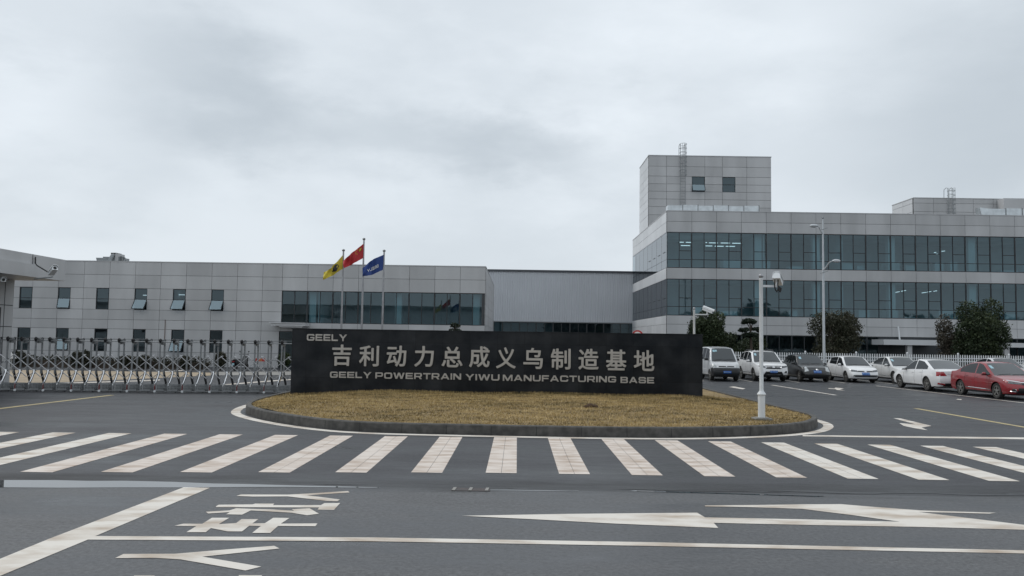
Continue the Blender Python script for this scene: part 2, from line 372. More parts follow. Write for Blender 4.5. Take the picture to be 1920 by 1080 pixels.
# crosswalk: stripes of one size, evenly spaced
for k in range(-10, 13):
    x0 = -.47 + (1.172 * k if k < 0 else 1.165 * k - .005 * k * k)
    mb = MB(); y0 = 13.2 - .082 * max(0, -x0 - .8) - .012 * max(0, x0 - .7); y1 = 17.97 - .03 * max(0, -x0 - 1) - .055 * max(0, x0 - 1.5)
    if -3 <= k <= 5:
        mb.sheet([(x0, y0, ZM), (x0 + .244, y0, ZM), (x0 + .244, y1, ZM), (x0, y1, ZM)])
        mb.sheet([(x0 + .250, y0, ZM), (x0 + .49, y0, ZM), (x0 + .49, y1, ZM), (x0 + .250, y1, ZM)])
    else: mb.sheet([(x0, y0, ZM), (x0 + .49, y0, ZM), (x0 + .49, y1, ZM), (x0, y1, ZM)])
    structure(mb, 'crosswalk_stripe', M['paint_worn' if -6 <= k <= 4 else 'paint_white'], recalc=False, smooth=False)

Z8 = lambda pts: [(x / 2.743, 880 + y / 2.743) for x, y in pts]
paint('lane_line', Z8([(945, 92), (1080, 95), (490, 343), (450, 362), (0, 548), (-160, 610), (-160, 518), (0, 460), (250, 358)]))
paint('lane_line', [(178.6, 1005), (700, 1007.6), (1200, 1016.2), (1920, 1031.8), (2100, 1036), (2100, 1042), (1920, 1037.6), (1200, 1023.2), (700, 1014.8), (165, 1011.6)])
for pts in ([(1215, 137), (1240, 129), (1480, 130), (1640, 121), (1790, 111), (1798, 119), (1580, 133), (1748, 155), (1735, 164), (1680, 162), (1480, 139), (1300, 140)],
            [(1110, 190), (1125, 182), (1300, 180), (1312, 176), (1411, 176), (1404, 184), (1650, 184), (1668, 174), (1750, 173), (1718, 208), (1633, 207), (1642, 196), (1112, 194)],
            [(1058, 218), (1180, 211), (1215, 200), (1286, 203), (1400, 206), (1512, 213), (1500, 205), (1592, 200), (1640, 228), (1580, 236), (1500, 223), (1290, 211), (1245, 233), (1163, 231), (1182, 220), (1070, 227)],
            [(897, 290), (945, 279), (1040, 280), (1090, 249), (1179, 249), (1125, 282), (1215, 276), (1242, 256), (1329, 256), (1298, 278), (1362, 277), (1405, 249), (1489, 250), (1445, 279), (1633, 278), (1622, 292), (1430, 291), (1390, 327), (1297, 327), (1342, 291), (1282, 290), (1245, 319), (1170, 319), (1085, 302), (1058, 323), (958, 323), (1010, 292)],
            [(592, 456), (635, 435), (900, 434), (1160, 412), (1410, 393), (1438, 407), (1040, 449), (1345, 500), (1262, 520), (930, 463), (800, 455)],
            [(680, 560), (690, 546), (795, 546), (790, 572), (670, 580)], [(1210, 572), (1230, 544), (1348, 545), (1330, 580)]):
    paint('painted_character', Z8(pts))
paint('painted_arrow', [(866, 967), (1060, 963.5), (1307, 961.2), (1322, 970), (1500, 973.5), (1687.5, 978.2), (1600, 966), (1503.7, 954), (1400, 950.5), (1322, 949.5), (1322, 947.6), (1420, 946.8), (1500, 945.6), (1577, 945.2), (1640, 950.5), (1727, 957), (1868, 961.4), (1855, 963), (1722, 959.8), (1920, 984), (2060, 1000), (1920, 993.2), (1755, 988.5), (1500, 983.8), (1338, 980.2), (1347, 989.8), (1150, 981.5), (1000, 973.5)])
paint('stop_line', [(1505, 815.6), (1700, 817.8), (1920, 820.2), (2080, 822), (2080, 826.4), (1920, 823.6), (1700, 820.6), (1505, 818)])
Z7 = lambda pts: [(1500 + x / 4.5, 600 + y / 4.5) for x, y in pts]
paint('painted_arrow', Z7([(787, 828), (850, 830), (1110, 893), (1025, 907), (1078, 930), (985, 916), (875, 893), (838, 870), (975, 880)]))
paint('painted_arrow', Z7([(240, 575), (290, 578), (300, 570), (372, 577), (335, 585), (380, 595), (310, 590), (300, 583), (240, 580)]))
paint('painted_arrow', [(1366, 725.5), (1376, 724.5), (1398, 728.6), (1392, 729.8)])
paint('painted_arrow', Z7([(1318, 671), (1330, 666), (1365, 668), (1360, 674)]))
def strip(name, x0, y0, x1, y1, w, material, z=ZM):
    mb = MB(); d = Vector((y1 - y0, x0 - x1)).normalized() * w / 2
    mb.sheet([(x0 - d.x, y0 - d.y, z), (x0 + d.x, y0 + d.y, z), (x1 + d.x, y1 + d.y, z), (x1 - d.x, y1 - d.y, z)])
    return structure(mb, name, M[material], recalc=False, smooth=False)
strip('centre_line', 13.40, 16.5, 13.45, 28.0, .17, 'paint_yellow')
strip('centre_line', 13.35, 34.7, 13.05, 42.4, .16, 'paint_white')
strip('centre_line', -14.5, 19.8, -14.0, 28.75, .18, 'paint_yellow')
strip('parking_line', 18.72, 43.2, 19.32, 31.0, .13, 'paint_white')
for x in (10.3, 13.0, 15.6, 18.15, 20.75, 23.4, 26.2, 28.9):
    strip('parking_line', x, 45.8, x, 51.2, .12, 'paint_white')
# behind the gate
mb = MB(); mb.sheet([(p.x, p.y, .003) for p in [G(-60, 693.5), G(100, 694.5), G(395, 698.8), G(395, 704), G(280, 709.5), G(96, 717.5), G(-60, 719)]])
structure(mb, 'beige_pavement', M['beige'], recalc=False)
mb = MB(); mb.sheet([(p.x, p.y, .003) for p in [G(396, 697.5), G(551, 696.5), G(560, 703), G(396, 703.5)]])
structure(mb, 'pale_pavement', M['pale'], recalc=False)
paint('lane_line', [(96, 718.4), (280, 712.6), (300, 711.6), (300, 713.2), (280, 714.2), (96, 720)], z=.006)
paint('lane_line', [(385, 723.6), (460, 717.2), (551, 710.2), (551, 711.8), (460, 718.9), (385, 725.2)], z=.006)
paint('lane_line', [(306, 696.4), (345, 693.8), (345, 695), (306, 697.4)], z=.007)
# water along the gutter where road and yard meet
def puddle(pts, name='puddle'):
    mb = MB(); mb.sheet([(x, y, .003) for x, y in pts]); return structure(mb, name, M['water'], recalc=False)
lo = [(-9.2, 11.42), (-7.5, 11.40), (-6.9, 11.38), (-6.2, 11.41), (-5.4, 11.50), (-4.6, 11.56), (-3.8, 11.66), (-3.2, 11.72), (-2.4, 11.74), (-1.9, 11.76)]
hi = [(-1.9, 11.79), (-2.5, 11.82), (-3.2, 11.85), (-3.9, 11.90), (-4.3, 11.90), (-4.9, 11.99), (-5.6, 12.02), (-6.1, 11.97), (-6.6, 11.99), (-7.4, 11.93), (-9.2, 11.97)]
puddle(lo + hi)
puddle([(-.38, 11.69), (.1, 11.70), (.9, 11.72), (.9, 11.75), (.1, 11.76), (-.38, 11.73)])
puddle([(1.6, 11.78), (2.6, 11.70), (4.2, 11.56), (4.3, 11.60), (3.0, 11.72), (1.7, 11.84)])
M['seam'] = mat('tar_seam', (.012, .012, .013), .35)
def seam(pts, w):
    mb = MB(); n = len(pts); rng = random.Random(len(pts) * 7 + int(pts[0][0] * 10)); a = []; b = []
    for i, (x, y) in enumerate(pts):
        k = w * (.5 + rng.random()) * (0.15 if i in (0, n - 1) else 1); a.append((x, y - k / 2, .0035)); b.append((x, y + k / 2, .0035))
    mb.sheet(a + b[::-1]); return structure(mb, 'tar_seam', M['seam'], recalc=False)
seam([(1.4 + .35 * i, 11.92 + .03 * math.sin(i * 1.7) - .004 * i) for i in range(8)], .05)
seam([(3.6 + .3 * i, 11.93 + .05 * math.sin(i * 1.1)) for i in range(14)], .10)
seam([(7.0 + .3 * i, 12.0 + .05 * math.sin(i * .9)) for i in range(8)], .09)
seam([(-.1 + .12 * i, 11.85) for i in range(4)], .05); seam([(.5 + .12 * i, 11.80) for i in range(4)], .04)
seam([(-2.9 + .2 * i, 11.98 + .01 * math.sin(i * 2)) for i in range(5)], .03)
# drain with its iron bars
g = thing('drain_grate', 'rusty iron drain grate in the wet gutter before the crosswalk', 'drain', (-.62, 11.72, 0))
mb = MB(); mb.box(-.27, .27, -.11, .11, .001, .006); mb.build('drain_opening', mat('drain_dark', (.04, .037, .036), .6, c2=(.06, .042, .038), vscale=8), g)
for x in (-.24, -.01, .22):
    mb = MB(); mb.add([(x - .022, -.11, .014), (x + .022, -.11, .014), (x + .034, .11, .014), (x - .01, .11, .014)], [(0, 1, 2, 3)]); mb.prism([(x - .022, -.11, .006), (x + .022, -.11, .006), (x + .034, .11, .006), (x - .01, .11, .006)], (0, 0, .007)); mb.build('drain_bar', M['pale'], g)

# ------------------------------------------------------------------ lawn island
def catmull(pts, n=6):
    o = []
    for i in range(len(pts) - 1):
        p = [Vector(pts[max(i - 1, 0)]), Vector(pts[i]), Vector(pts[i + 1]), Vector(pts[min(i + 2, len(pts) - 1)])]
        for k in range(n):
            t = k / n
            o.append(.5 * ((2 * p[1]) + (p[2] - p[0]) * t + (2 * p[0] - 5 * p[1] + 4 * p[2] - p[3]) * t * t + (3 * p[1] - p[0] - 3 * p[2] + p[3]) * t ** 3))
    o.append(Vector(pts[-1])); return o
front = [(-7.98, 27), (-7.92, 25.2), (-7.74, 23.9), (-7.35, 22.65), (-6.62, 21.45), (-5.7, 20.35), (-4.7, 19.42), (-3.8, 18.85), (-2.8, 18.58), (-1.4, 18.46), (0, 18.38), (1.4, 18.34), (2.8, 18.38), (4.1, 18.58), (5.5, 19.08), (6.45, 19.65), (7.2, 20.4), (7.8, 21.5), (8.06, 22.6), (8.06, 24), (8.0, 26)]
back = [(8.0, 30), (7.9, 36), (7.8, 41), (7.2, 43), (5.5, 44.3), (0, 44.8), (-5.5, 44.3), (-7.2, 43), (-7.9, 41), (-7.95, 34)]
OUT = catmull(front, 6) + [Vector(b) for b in back]
def inset(poly, d):
    o = []; n = len(poly)
    for i in range(n):
        a, b, c = poly[i - 1], poly[i], poly[(i + 1) % n]
        e = (c - a).normalized(); nn = Vector((-e.y, e.x)); o.append(b + nn * d)
    return o
KH = .22
def ring(a, za, b, zb, mb):
    n = len(a); vs = [(p.x, p.y, za) for p in a] + [(p.x, p.y, zb) for p in b]
    mb.add(vs, [(i, (i + 1) % n, n + (i + 1) % n, n + i) for i in range(n)])
mb = MB(); i1 = inset(OUT, .012); i2 = inset(OUT, .032); i3 = inset(OUT, .15); i4 = inset(OUT, .16)
for a, za, b, zb in ((OUT, -.02, i1, KH - .025), (i1, KH - .025, i2, KH), (i2, KH, i3, KH), (i3, KH, i4, KH - .1)): ring(a, za, b, zb, mb)
structure(mb, 'kerb', M['kerb'], recalc=False)
M['joint'] = mat('kerb_joint', (.03, .03, .03), .9)
jm = MB(); acc = 0
for i in range(len(OUT)):
    a, b_ = OUT[i], OUT[(i + 1) % len(OUT)]; d_ = (b_ - a).length; s_ = (1.0 - acc % 1.0)
    while s_ < d_:
        p = a.lerp(b_, s_ / d_); tt = (b_ - a).normalized(); nn = Vector((-tt.y, tt.x)); w_ = tt * .006
        q = [p - nn * .003 - w_, p - nn * .003 + w_]; r_ = [p + nn * .034 - w_, p + nn * .034 + w_]; u_ = [p + nn * .15 - w_, p + nn * .15 + w_]
        jm.add([(q[0].x, q[0].y, 0), (q[1].x, q[1].y, 0), (q[1].x + nn.x * .012, q[1].y + nn.y * .012, KH - .02), (q[0].x + nn.x * .012, q[0].y + nn.y * .012, KH - .02)], [(0, 1, 2, 3)])
        jm.add([(r_[0].x, r_[0].y, KH + .002), (r_[1].x, r_[1].y, KH + .002), (u_[1].x, u_[1].y, KH + .002), (u_[0].x, u_[0].y, KH + .002)], [(0, 1, 2, 3)])
        s_ += 1.0
    acc += d_
structure(jm, 'kerb_joint', M['joint'], recalc=False, smooth=False)
o1 = inset(OUT, -.13); o2 = inset(OUT, -.38)
mb = MB(); ring(o1, ZM, o2, ZM, mb)
structure(mb, 'edge_line', M['paint_white'], recalc=False, smooth=False)
def lawn_z(x, y):
    d = min(1, max(0, min((8 - abs(x)) / 3.5, (y - 18.4 - .075 * max(0, abs(x) - 2) ** 1.6) / 5, 1)))
    return KH - .045 + .16 * (d * d * (3 - 2 * d)) + .02 * math.sin(x * 1.3 + y * .7) * d
inner = inset(OUT, .152)
from mathutils.geometry import intersect_point_line
def inside(x, y, poly):
    c = False; n = len(poly); j = n - 1
    for i in range(n):
        a, b = poly[i], poly[j]
        if (a.y > y) != (b.y > y) and x < (b.x - a.x) * (y - a.y) / (b.y - a.y) + a.x: c = not c
        j = i
    return c
bm = bmesh.new()
fv = [bm.verts.new((p.x, p.y, 0)) for p in inner]; bm.faces.new(fv)
bmesh.ops.triangulate(bm, faces=bm.faces)
for ax, rngv in (((1, 0, 0), [x * .6 for x in range(-13, 14)]), ((0, 1, 0), [18.4 + .5 * i for i in range(53)])):
    for q in rngv:
        co = (q, 0, 0) if ax[0] else (0, q, 0)
        bmesh.ops.bisect_plane(bm, geom=bm.verts[:] + bm.edges[:] + bm.faces[:], plane_co=co, plane_no=ax)
for v in bm.verts: v.co.z = lawn_z(v.co.x, v.co.y)
me = bpy.data.meshes.new('lawn'); bm.to_mesh(me); bm.free(); me.materials.append(M['soil'])
me.polygons.foreach_set('use_smooth', [True] * len(me.polygons))
lo_ = bpy.data.objects.new('lawn', me); col.objects.link(lo_); tag(lo_, kind='structure')

def blades(name, pts, hmin, hmax, w, material, lean=.9, seed=1):
    rs = np.random.RandomState(seed); n = len(pts); pts = np.array(pts)
    a = rs.rand(n) * 2 * math.pi; h = hmin + (hmax - hmin) * rs.rand(n); la = rs.rand(n) * 2 * math.pi; le = lean * h * rs.rand(n)
    dx = np.cos(a) * w / 2; dy = np.sin(a) * w / 2
    V = np.zeros((n, 3, 3)); V[:, 0] = pts; V[:, 1] = pts; V[:, 2] = pts
    V[:, 0, 0] -= dx; V[:, 0, 1] -= dy; V[:, 1, 0] += dx; V[:, 1, 1] += dy
    V[:, 2, 0] += np.cos(la) * le; V[:, 2, 1] += np.sin(la) * le; V[:, 2, 2] += h
    me = bpy.data.meshes.new(name); me.vertices.add(3 * n); me.loops.add(3 * n); me.polygons.add(n)
    me.vertices.foreach_set('co', V.reshape(-1)); me.loops.foreach_set('vertex_index', np.arange(3 * n)); me.polygons.foreach_set('loop_start', np.arange(n) * 3)
    me.update(calc_edges=True)
    # tone in drifting patches: straw, ochre and darker turf, with uneven-turf shade painted as dark dashes
    x, y = pts[:, 0], pts[:, 1]
    t = .5 + .17 * np.sin(x * 1.9 + 2.3 * np.sin(y * .9)) * np.sin(y * 2.7 + x * .6) + .16 * np.sin(x * 4.7 + y * 1.1) * np.sin(y * 6.1 - x * .8) + .14 * np.sin(x * .7 + 1) * np.sin(y * 1.3) + (rs.rand(n) - .5) * .5
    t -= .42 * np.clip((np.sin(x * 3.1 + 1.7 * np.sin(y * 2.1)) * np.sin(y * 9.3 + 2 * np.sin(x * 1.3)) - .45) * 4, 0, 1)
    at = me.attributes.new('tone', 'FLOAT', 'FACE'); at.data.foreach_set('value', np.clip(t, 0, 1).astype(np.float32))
    me.materials.append(material); o = bpy.data.objects.new(name, me); col.objects.link(o); return o
rs = np.random.RandomState(3); pts = []
while len(pts) < 90000:
    x = rs.uniform(-7.95, 8.05); y = rs.uniform(18.4, 29 if rs.rand() < .93 else 40)
    if inside(x, y, inner) and not (-7.45 < x < 6.12 and 27.28 < y < 28.3): pts.append((x, y, lawn_z(x, y) - .005))
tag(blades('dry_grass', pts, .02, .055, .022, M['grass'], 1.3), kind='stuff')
pts = []
for i in range(9000):                      # taller tufts along the foot of the sign and in a few clumps
    if rs.rand() < .55: x = rs.uniform(-7.4, 6.25); y = 27.27 - abs(rs.randn()) * .07
    elif rs.rand() < .5: x = 6.2 + abs(rs.randn()) * .25; y = rs.uniform(27.0, 28.3)
    else:
        cx_ = ((i * 7919) % 113) / 113 * 14 - 7; cy_ = 19.3 + ((i * 104729) % 89) / 89 * 7.6; x = cx_ + rs.randn() * .12; y = cy_ + rs.randn() * .12
    if inside(x, y, inner): pts.append((x, y, lawn_z(x, y) - .005))
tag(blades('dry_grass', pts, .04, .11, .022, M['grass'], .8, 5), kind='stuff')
mb = MB(); rng = random.Random(2); c = G(1108, 765, .3)
for i in range(9): mb.ball((rng.uniform(-.14, .14), rng.uniform(-.08, .08), rng.uniform(-.01, .05)), rng.uniform(.05, .09), 8, 6, 1.2, 1, .8)
o = mb.build('soil_clod', M['soilclod']); o.location = (c.x, c.y, lawn_z(c.x, c.y) + .01); tag(o, 'small dark clump of earth lying on the dry lawn before the sign', 'earth clump')

# ------------------------------------------------------------------ the sign wall and its letters
SY = 27.3
sign = thing('sign_wall', 'long low wall of polished black granite with raised steel lettering on the dry lawn', 'sign wall', (-.66, SY, .2))
mb = MB(); mb.box(-6.78, 6.78, 0, .9, -.1, 2.16)
so = mb.build('granite_wall', M['granite'], sign)
mb = MB(); mb.box(-6.80, 6.80, -.02, .92, 2.16, 2.19); mb.build('coping', M['granite'], sign)
def text_mesh(s, w, h, depth, material, bold=0., name='text'):
    cu = bpy.data.curves.new(name, 'FONT'); cu.body = s; cu.size = 1; cu.extrude = .02; cu.offset = bold; cu.resolution_u = 4
    o = bpy.data.objects.new(name, cu); col.objects.link(o)
    bpy.context.view_layer.update(); dg = bpy.context.evaluated_depsgraph_get()
    me = bpy.data.meshes.new_from_object(o.evaluated_get(dg)); bpy.data.objects.remove(o); bpy.data.curves.remove(cu)
    n = len(me.vertices); a = np.empty(n * 3); me.vertices.foreach_get('co', a); a = a.reshape(-1, 3)
    lo, hi = a.min(0), a.max(0); a = (a - lo) / np.maximum(hi - lo, 1e-6)
    b = np.empty_like(a); b[:, 0] = a[:, 0] * w; b[:, 1] = -a[:, 2] * depth; b[:, 2] = a[:, 1] * h     # upright, facing -Y
    me.vertices.foreach_set('co', b.reshape(-1)); me.materials.clear(); me.materials.append(material); me.update(); me.name = name
    return me
def put(me, name, parent, loc):
    o = bpy.data.objects.new(name, me); col.objects.link(o); o.parent = parent; o.location = loc; return o
def bold_mesh(ch, w, h, e=.013):              # the regular glyph thickened by a fan of slightly shifted copies, each 0.4 mm deeper
    me = text_mesh(ch, w - 2 * e, h - 2 * e, .05, M['letters'], 0, 'character')
    bm = bmesh.new()
    for k, (dx, dz) in enumerate([(0, 0)] + [(math.cos(i * math.pi / 4), math.sin(i * math.pi / 4)) for i in range(8)]):
        n0 = len(bm.verts); bm.from_mesh(me); bm.verts.ensure_lookup_table()
        for v in bm.verts[n0:]: v.co.x += e + dx * e; v.co.z += e + dz * e; v.co.y += k * .0004
    bm.to_mesh(me); bm.free(); return me
LY = -.03; MM = .01765
def at_sign(px, py): p = P(px, py, SY); return p.x + .66, p.z - .2
CJ = '吉利动力总成义乌制造基地'
bx = [(622.8, 646.3, 660.2, 685.7), (673.5, 648, 711.3, 686.6), (725, 648.3, 762.5, 687), (777, 649, 814, 687.5), (828, 650.2, 868, 688.4), (879.5, 649.6, 918.5, 688.6),
      (930, 651.4, 967.5, 690.6), (981, 652.6, 1018, 691.4), (1032.5, 653.8, 1070, 692.4), (1084.5, 654.2, 1122.3, 692.8), (1136, 655.6, 1174.3, 694), (1188, 656.8, 1226.5, 695.3)]
for ch, (x0, y0, x1, y1) in zip(CJ, bx):
    a, b = at_sign(x0, y1); c, d = at_sign(x1, y0)
    put(bold_mesh(ch, c - a, d - b), 'raised_character', sign, (a, LY + .025, b))
# wide square-cornered lettering drawn stroke by stroke (each glyph: width and closed outlines on a unit-high grid)
def rrect(x0, y0, x1, y1, r, n=5):
    o = []
    for cx, cy, a0 in ((x1 - r, y1 - r, 0), (x0 + r, y1 - r, 90), (x0 + r, y0 + r, 180), (x1 - r, y0 + r, 270)):
        for k in range(n + 1): a = R(a0 + 90 * k / n); o.append((cx + r * math.cos(a), cy + r * math.sin(a)))
    return o
S = .21; V_ = .25      # horizontal and vertical stroke weights
def stroke(p, hw_, vw): pass
W = 1.34
def quarter(cx, cy, ro, a0, a1, n=6): return [(cx + ro * math.cos(R(a0 + (a1 - a0) * k / n)), cy + ro * math.sin(R(a0 + (a1 - a0) * k / n))) for k in range(n + 1)]
def cshape(w, y_open0, y_open1):           # a C: outer rounded box minus inner, open at right between the two heights
    r = .3; ri = .12
    o = [(w, y_open1), (w, 1 - r)] + quarter(w - r, 1 - r, r, 0, 90) + quarter(r, 1 - r, r, 90, 180) + quarter(r, r, r, 180, 270) + quarter(w - r, r, r, 270, 360) + [(w, y_open0), (w - V_, y_open0)]
    i = [(w - V_, S + ri)] + quarter(w - V_ - ri, S + ri, ri, 0, -90) + quarter(V_ + ri, S + ri, ri, 270, 180) + quarter(V_ + ri, 1 - S - ri, ri, 180, 90) + quarter(w - V_ - ri, 1 - S - ri, ri, 90, 0) + [(w - V_, y_open1)]
    return o + i
GL = {
 'G': (W, [[(W, .56), (.62, .56), (.62, .38), (W - V_, .38), (W - V_, .33)] + quarter(W - V_ - .12, .33, .12, 0, -90) + quarter(V_ + .12, .33, .12, 270, 180) + quarter(V_ + .12, .67, .12, 180, 90) + quarter(W - V_ - .12, .67, .12, 90, 30) + [(W - .02, .70)] + quarter(W - .3, .7, .3, 10, 90) + quarter(.3, .7, .3, 90, 180) + quarter(.3, .3, .3, 180, 270) + quarter(W - .3, .3, .3, 270, 360)]),
 'E': (1.22, [[(0, 0), (1.22, 0), (1.22, S), (V_, S), (V_, .40), (1.12, .40), (1.12, .60), (V_, .60), (V_, 1 - S), (1.2, 1 - S), (1.2, 1), (0, 1)]]),
 'L': (1.12, [[(0, 0), (1.12, 0), (1.12, S), (V_, S), (V_, 1), (0, 1)]]),
 'Y': (1.40, [[(.575, 0), (.825, 0), (.825, .38), (1.4, 1), (1.08, 1), (.70, .58), (.32, 1), (0, 1), (.575, .38)]]),
 'P': (1.26, [[(0, 0), (V_, 0), (V_, .30), (.98, .30)] + quarter(.98, .58, .28, -90, 0) + quarter(.98, .72, .28, 0, 90) + [(0, 1)]] , [rrect(V_, .49, 1.02, .81, .1)]),
 'O': (W, [rrect(0, 0, W, 1, .32)], [rrect(V_, S, W - V_, 1 - S, .14)]),
 'W': (1.86, [[(.36, 0), (.64, 0), (.93, .66), (1.22, 0), (1.50, 0), (1.86, 1), (1.58, 1), (1.36, .33), (1.07, 1), (.79, 1), (.50, .33), (.28, 1), (0, 1)]]),
 'R': (1.30, [[(0, 0), (V_, 0), (V_, .32), (.72, .32), (.98, 0), (1.3, 0), (1.02, .33)] + quarter(1.0, .60, .28, -70, 0) + quarter(1.0, .72, .28, 0, 90) + [(0, 1)]], [rrect(V_, .51, 1.02, .81, .1)]),
 'T': (1.22, [[(.485, 0), (.735, 0), (.735, 1 - S), (1.22, 1 - S), (1.22, 1), (0, 1), (0, 1 - S), (.485, 1 - S)]]),
 'A': (1.46, [[(0, 0), (.28, 0), (.40, .2), (1.06, .2), (1.18, 0), (1.46, 0), (.88, 1), (.58, 1)]], [[(.52, .39), (.94, .39), (.73, .76)]]),
 'I': (V_, [[(0, 0), (V_, 0), (V_, 1), (0, 1)]]),
 'N': (1.30, [[(0, 0), (V_, 0), (V_, .66), (.98, 0), (1.3, 0), (1.3, 1), (1.05, 1), (1.05, .34), (.32, 1), (0, 1)]]),
 'U': (1.30, [[(0, .3)] + quarter(.3, .3, .3, 180, 270) + quarter(1.0, .3, .3, 270, 360) + [(1.3, 1), (1.05, 1), (1.05, .33)] + quarter(.93, .33, .12, 0, -90) + quarter(.37, .33, .12, 270, 180) + [(V_, 1), (0, 1)]]),
 'M': (1.60, [[(0, 0), (V_, 0), (V_, .68), (.68, 0), (.92, 0), (1.35, .68), (1.35, 0), (1.6, 0), (1.6, 1), (1.26, 1), (.8, .3), (.34, 1), (0, 1)]]),
 'F': (1.16, [[(0, 0), (V_, 0), (V_, .38), (1.08, .38), (1.08, .58), (V_, .58), (V_, 1 - S), (1.16, 1 - S), (1.16, 1), (0, 1)]]),
 'C': (W, [cshape(W, .36, .66)]),
 'B': (1.30, [[(0, 0)] + quarter(1.04, .26, .26, -90, 30) + [(1.2, .52)] + quarter(1.0, .74, .26, -20, 90) + [(0, 1)]], [rrect(V_, .19, 1.04, .41, .09), rrect(V_, .60, 1.0, .81, .09)]),
 'S': (1.30, [[(0, .32), (0, .27)] + quarter(.27, .27, .27, 180, 270) + quarter(1.03, .27, .27, 270, 360) + [(1.3, .36)] + quarter(1.06, .36, .24, 0, 90) + [(.30, .60)] + quarter(.30, .70, .09, 270, 90) + [(1.0, .80), (1.03, .68), (1.28, .68)] + quarter(1.02, .73, .27, 0, 90) + quarter(.27, .73, .27, 90, 180) + [(0, .64)] + quarter(.24, .64, .24, 180, 270) + [(.98, .40)] + quarter(.98, .30, .09, 90, -90) + [(.32, .20), (.27, .32)]]),
}
GAP = .20; SPACE = .62
def glyph_run(word):
    x = 0; items = []
    for ch in word:
        g = GL[ch]; items.append((x, g)); x += g[0] + GAP
    return items, x - GAP
def word_mesh(items, total, w, h, depth, material, slant=0.):
    cu = bpy.data.curves.new('w', 'CURVE'); cu.dimensions = '2D'; cu.fill_mode = 'BOTH'; cu.extrude = .02
    for x, g in items:
        for outl in g[1] + (g[2] if len(g) > 2 else []):
            sp = cu.splines.new('POLY'); sp.points.add(len(outl) - 1); sp.use_cyclic_u = True
            for k, (px, py) in enumerate(outl): sp.points[k].co = ((x + px) / total * w + slant * py * h, py * h, 0, 1)
    o = bpy.data.objects.new('w', cu); col.objects.link(o); bpy.context.view_layer.update()
    me = bpy.data.meshes.new_from_object(o.evaluated_get(bpy.context.evaluated_depsgraph_get())); bpy.data.objects.remove(o); bpy.data.curves.remove(cu)
    n = len(me.vertices); a = np.empty(n * 3); me.vertices.foreach_get('co', a); a = a.reshape(-1, 3)
    b = np.stack([a[:, 0], -(a[:, 2] + .02) / .04 * depth, a[:, 1]], 1); me.vertices.foreach_set('co', b.reshape(-1)); me.materials.clear(); me.materials.append(material); me.update()
    return me
# the English line word by word, each at its place in the photograph
for wd, x0, x1 in (('GEELY', 619, 696.3), ('POWERTRAIN', 704, 864.5), ('YIWU', 872.5, 936.5), ('MANUFACTURING', 942.7, 1155), ('BASE', 1163.3, 1226.2)):
    xa, za = at_sign(x0, 708.0 + (x0 - 619) * .0182); xb, _z = at_sign(x1, 708.0 + (x1 - 619) * .0182)
    it, tot = glyph_run(wd)
    put(word_mesh(it, tot, xb - xa, .20, .035, M['letters']), 'raised_word', sign, (xa, LY + .03, za))
xa, za = at_sign(575.6, 638.6); xb, zb = at_sign(651, 626.4)
it, tot = glyph_run('GEELY'); put(word_mesh(it, tot, xb - xa, zb - za - .015, .035, M['letters']), 'raised_logo', sign, (xa, LY + .03, za))
so.location.y = 0

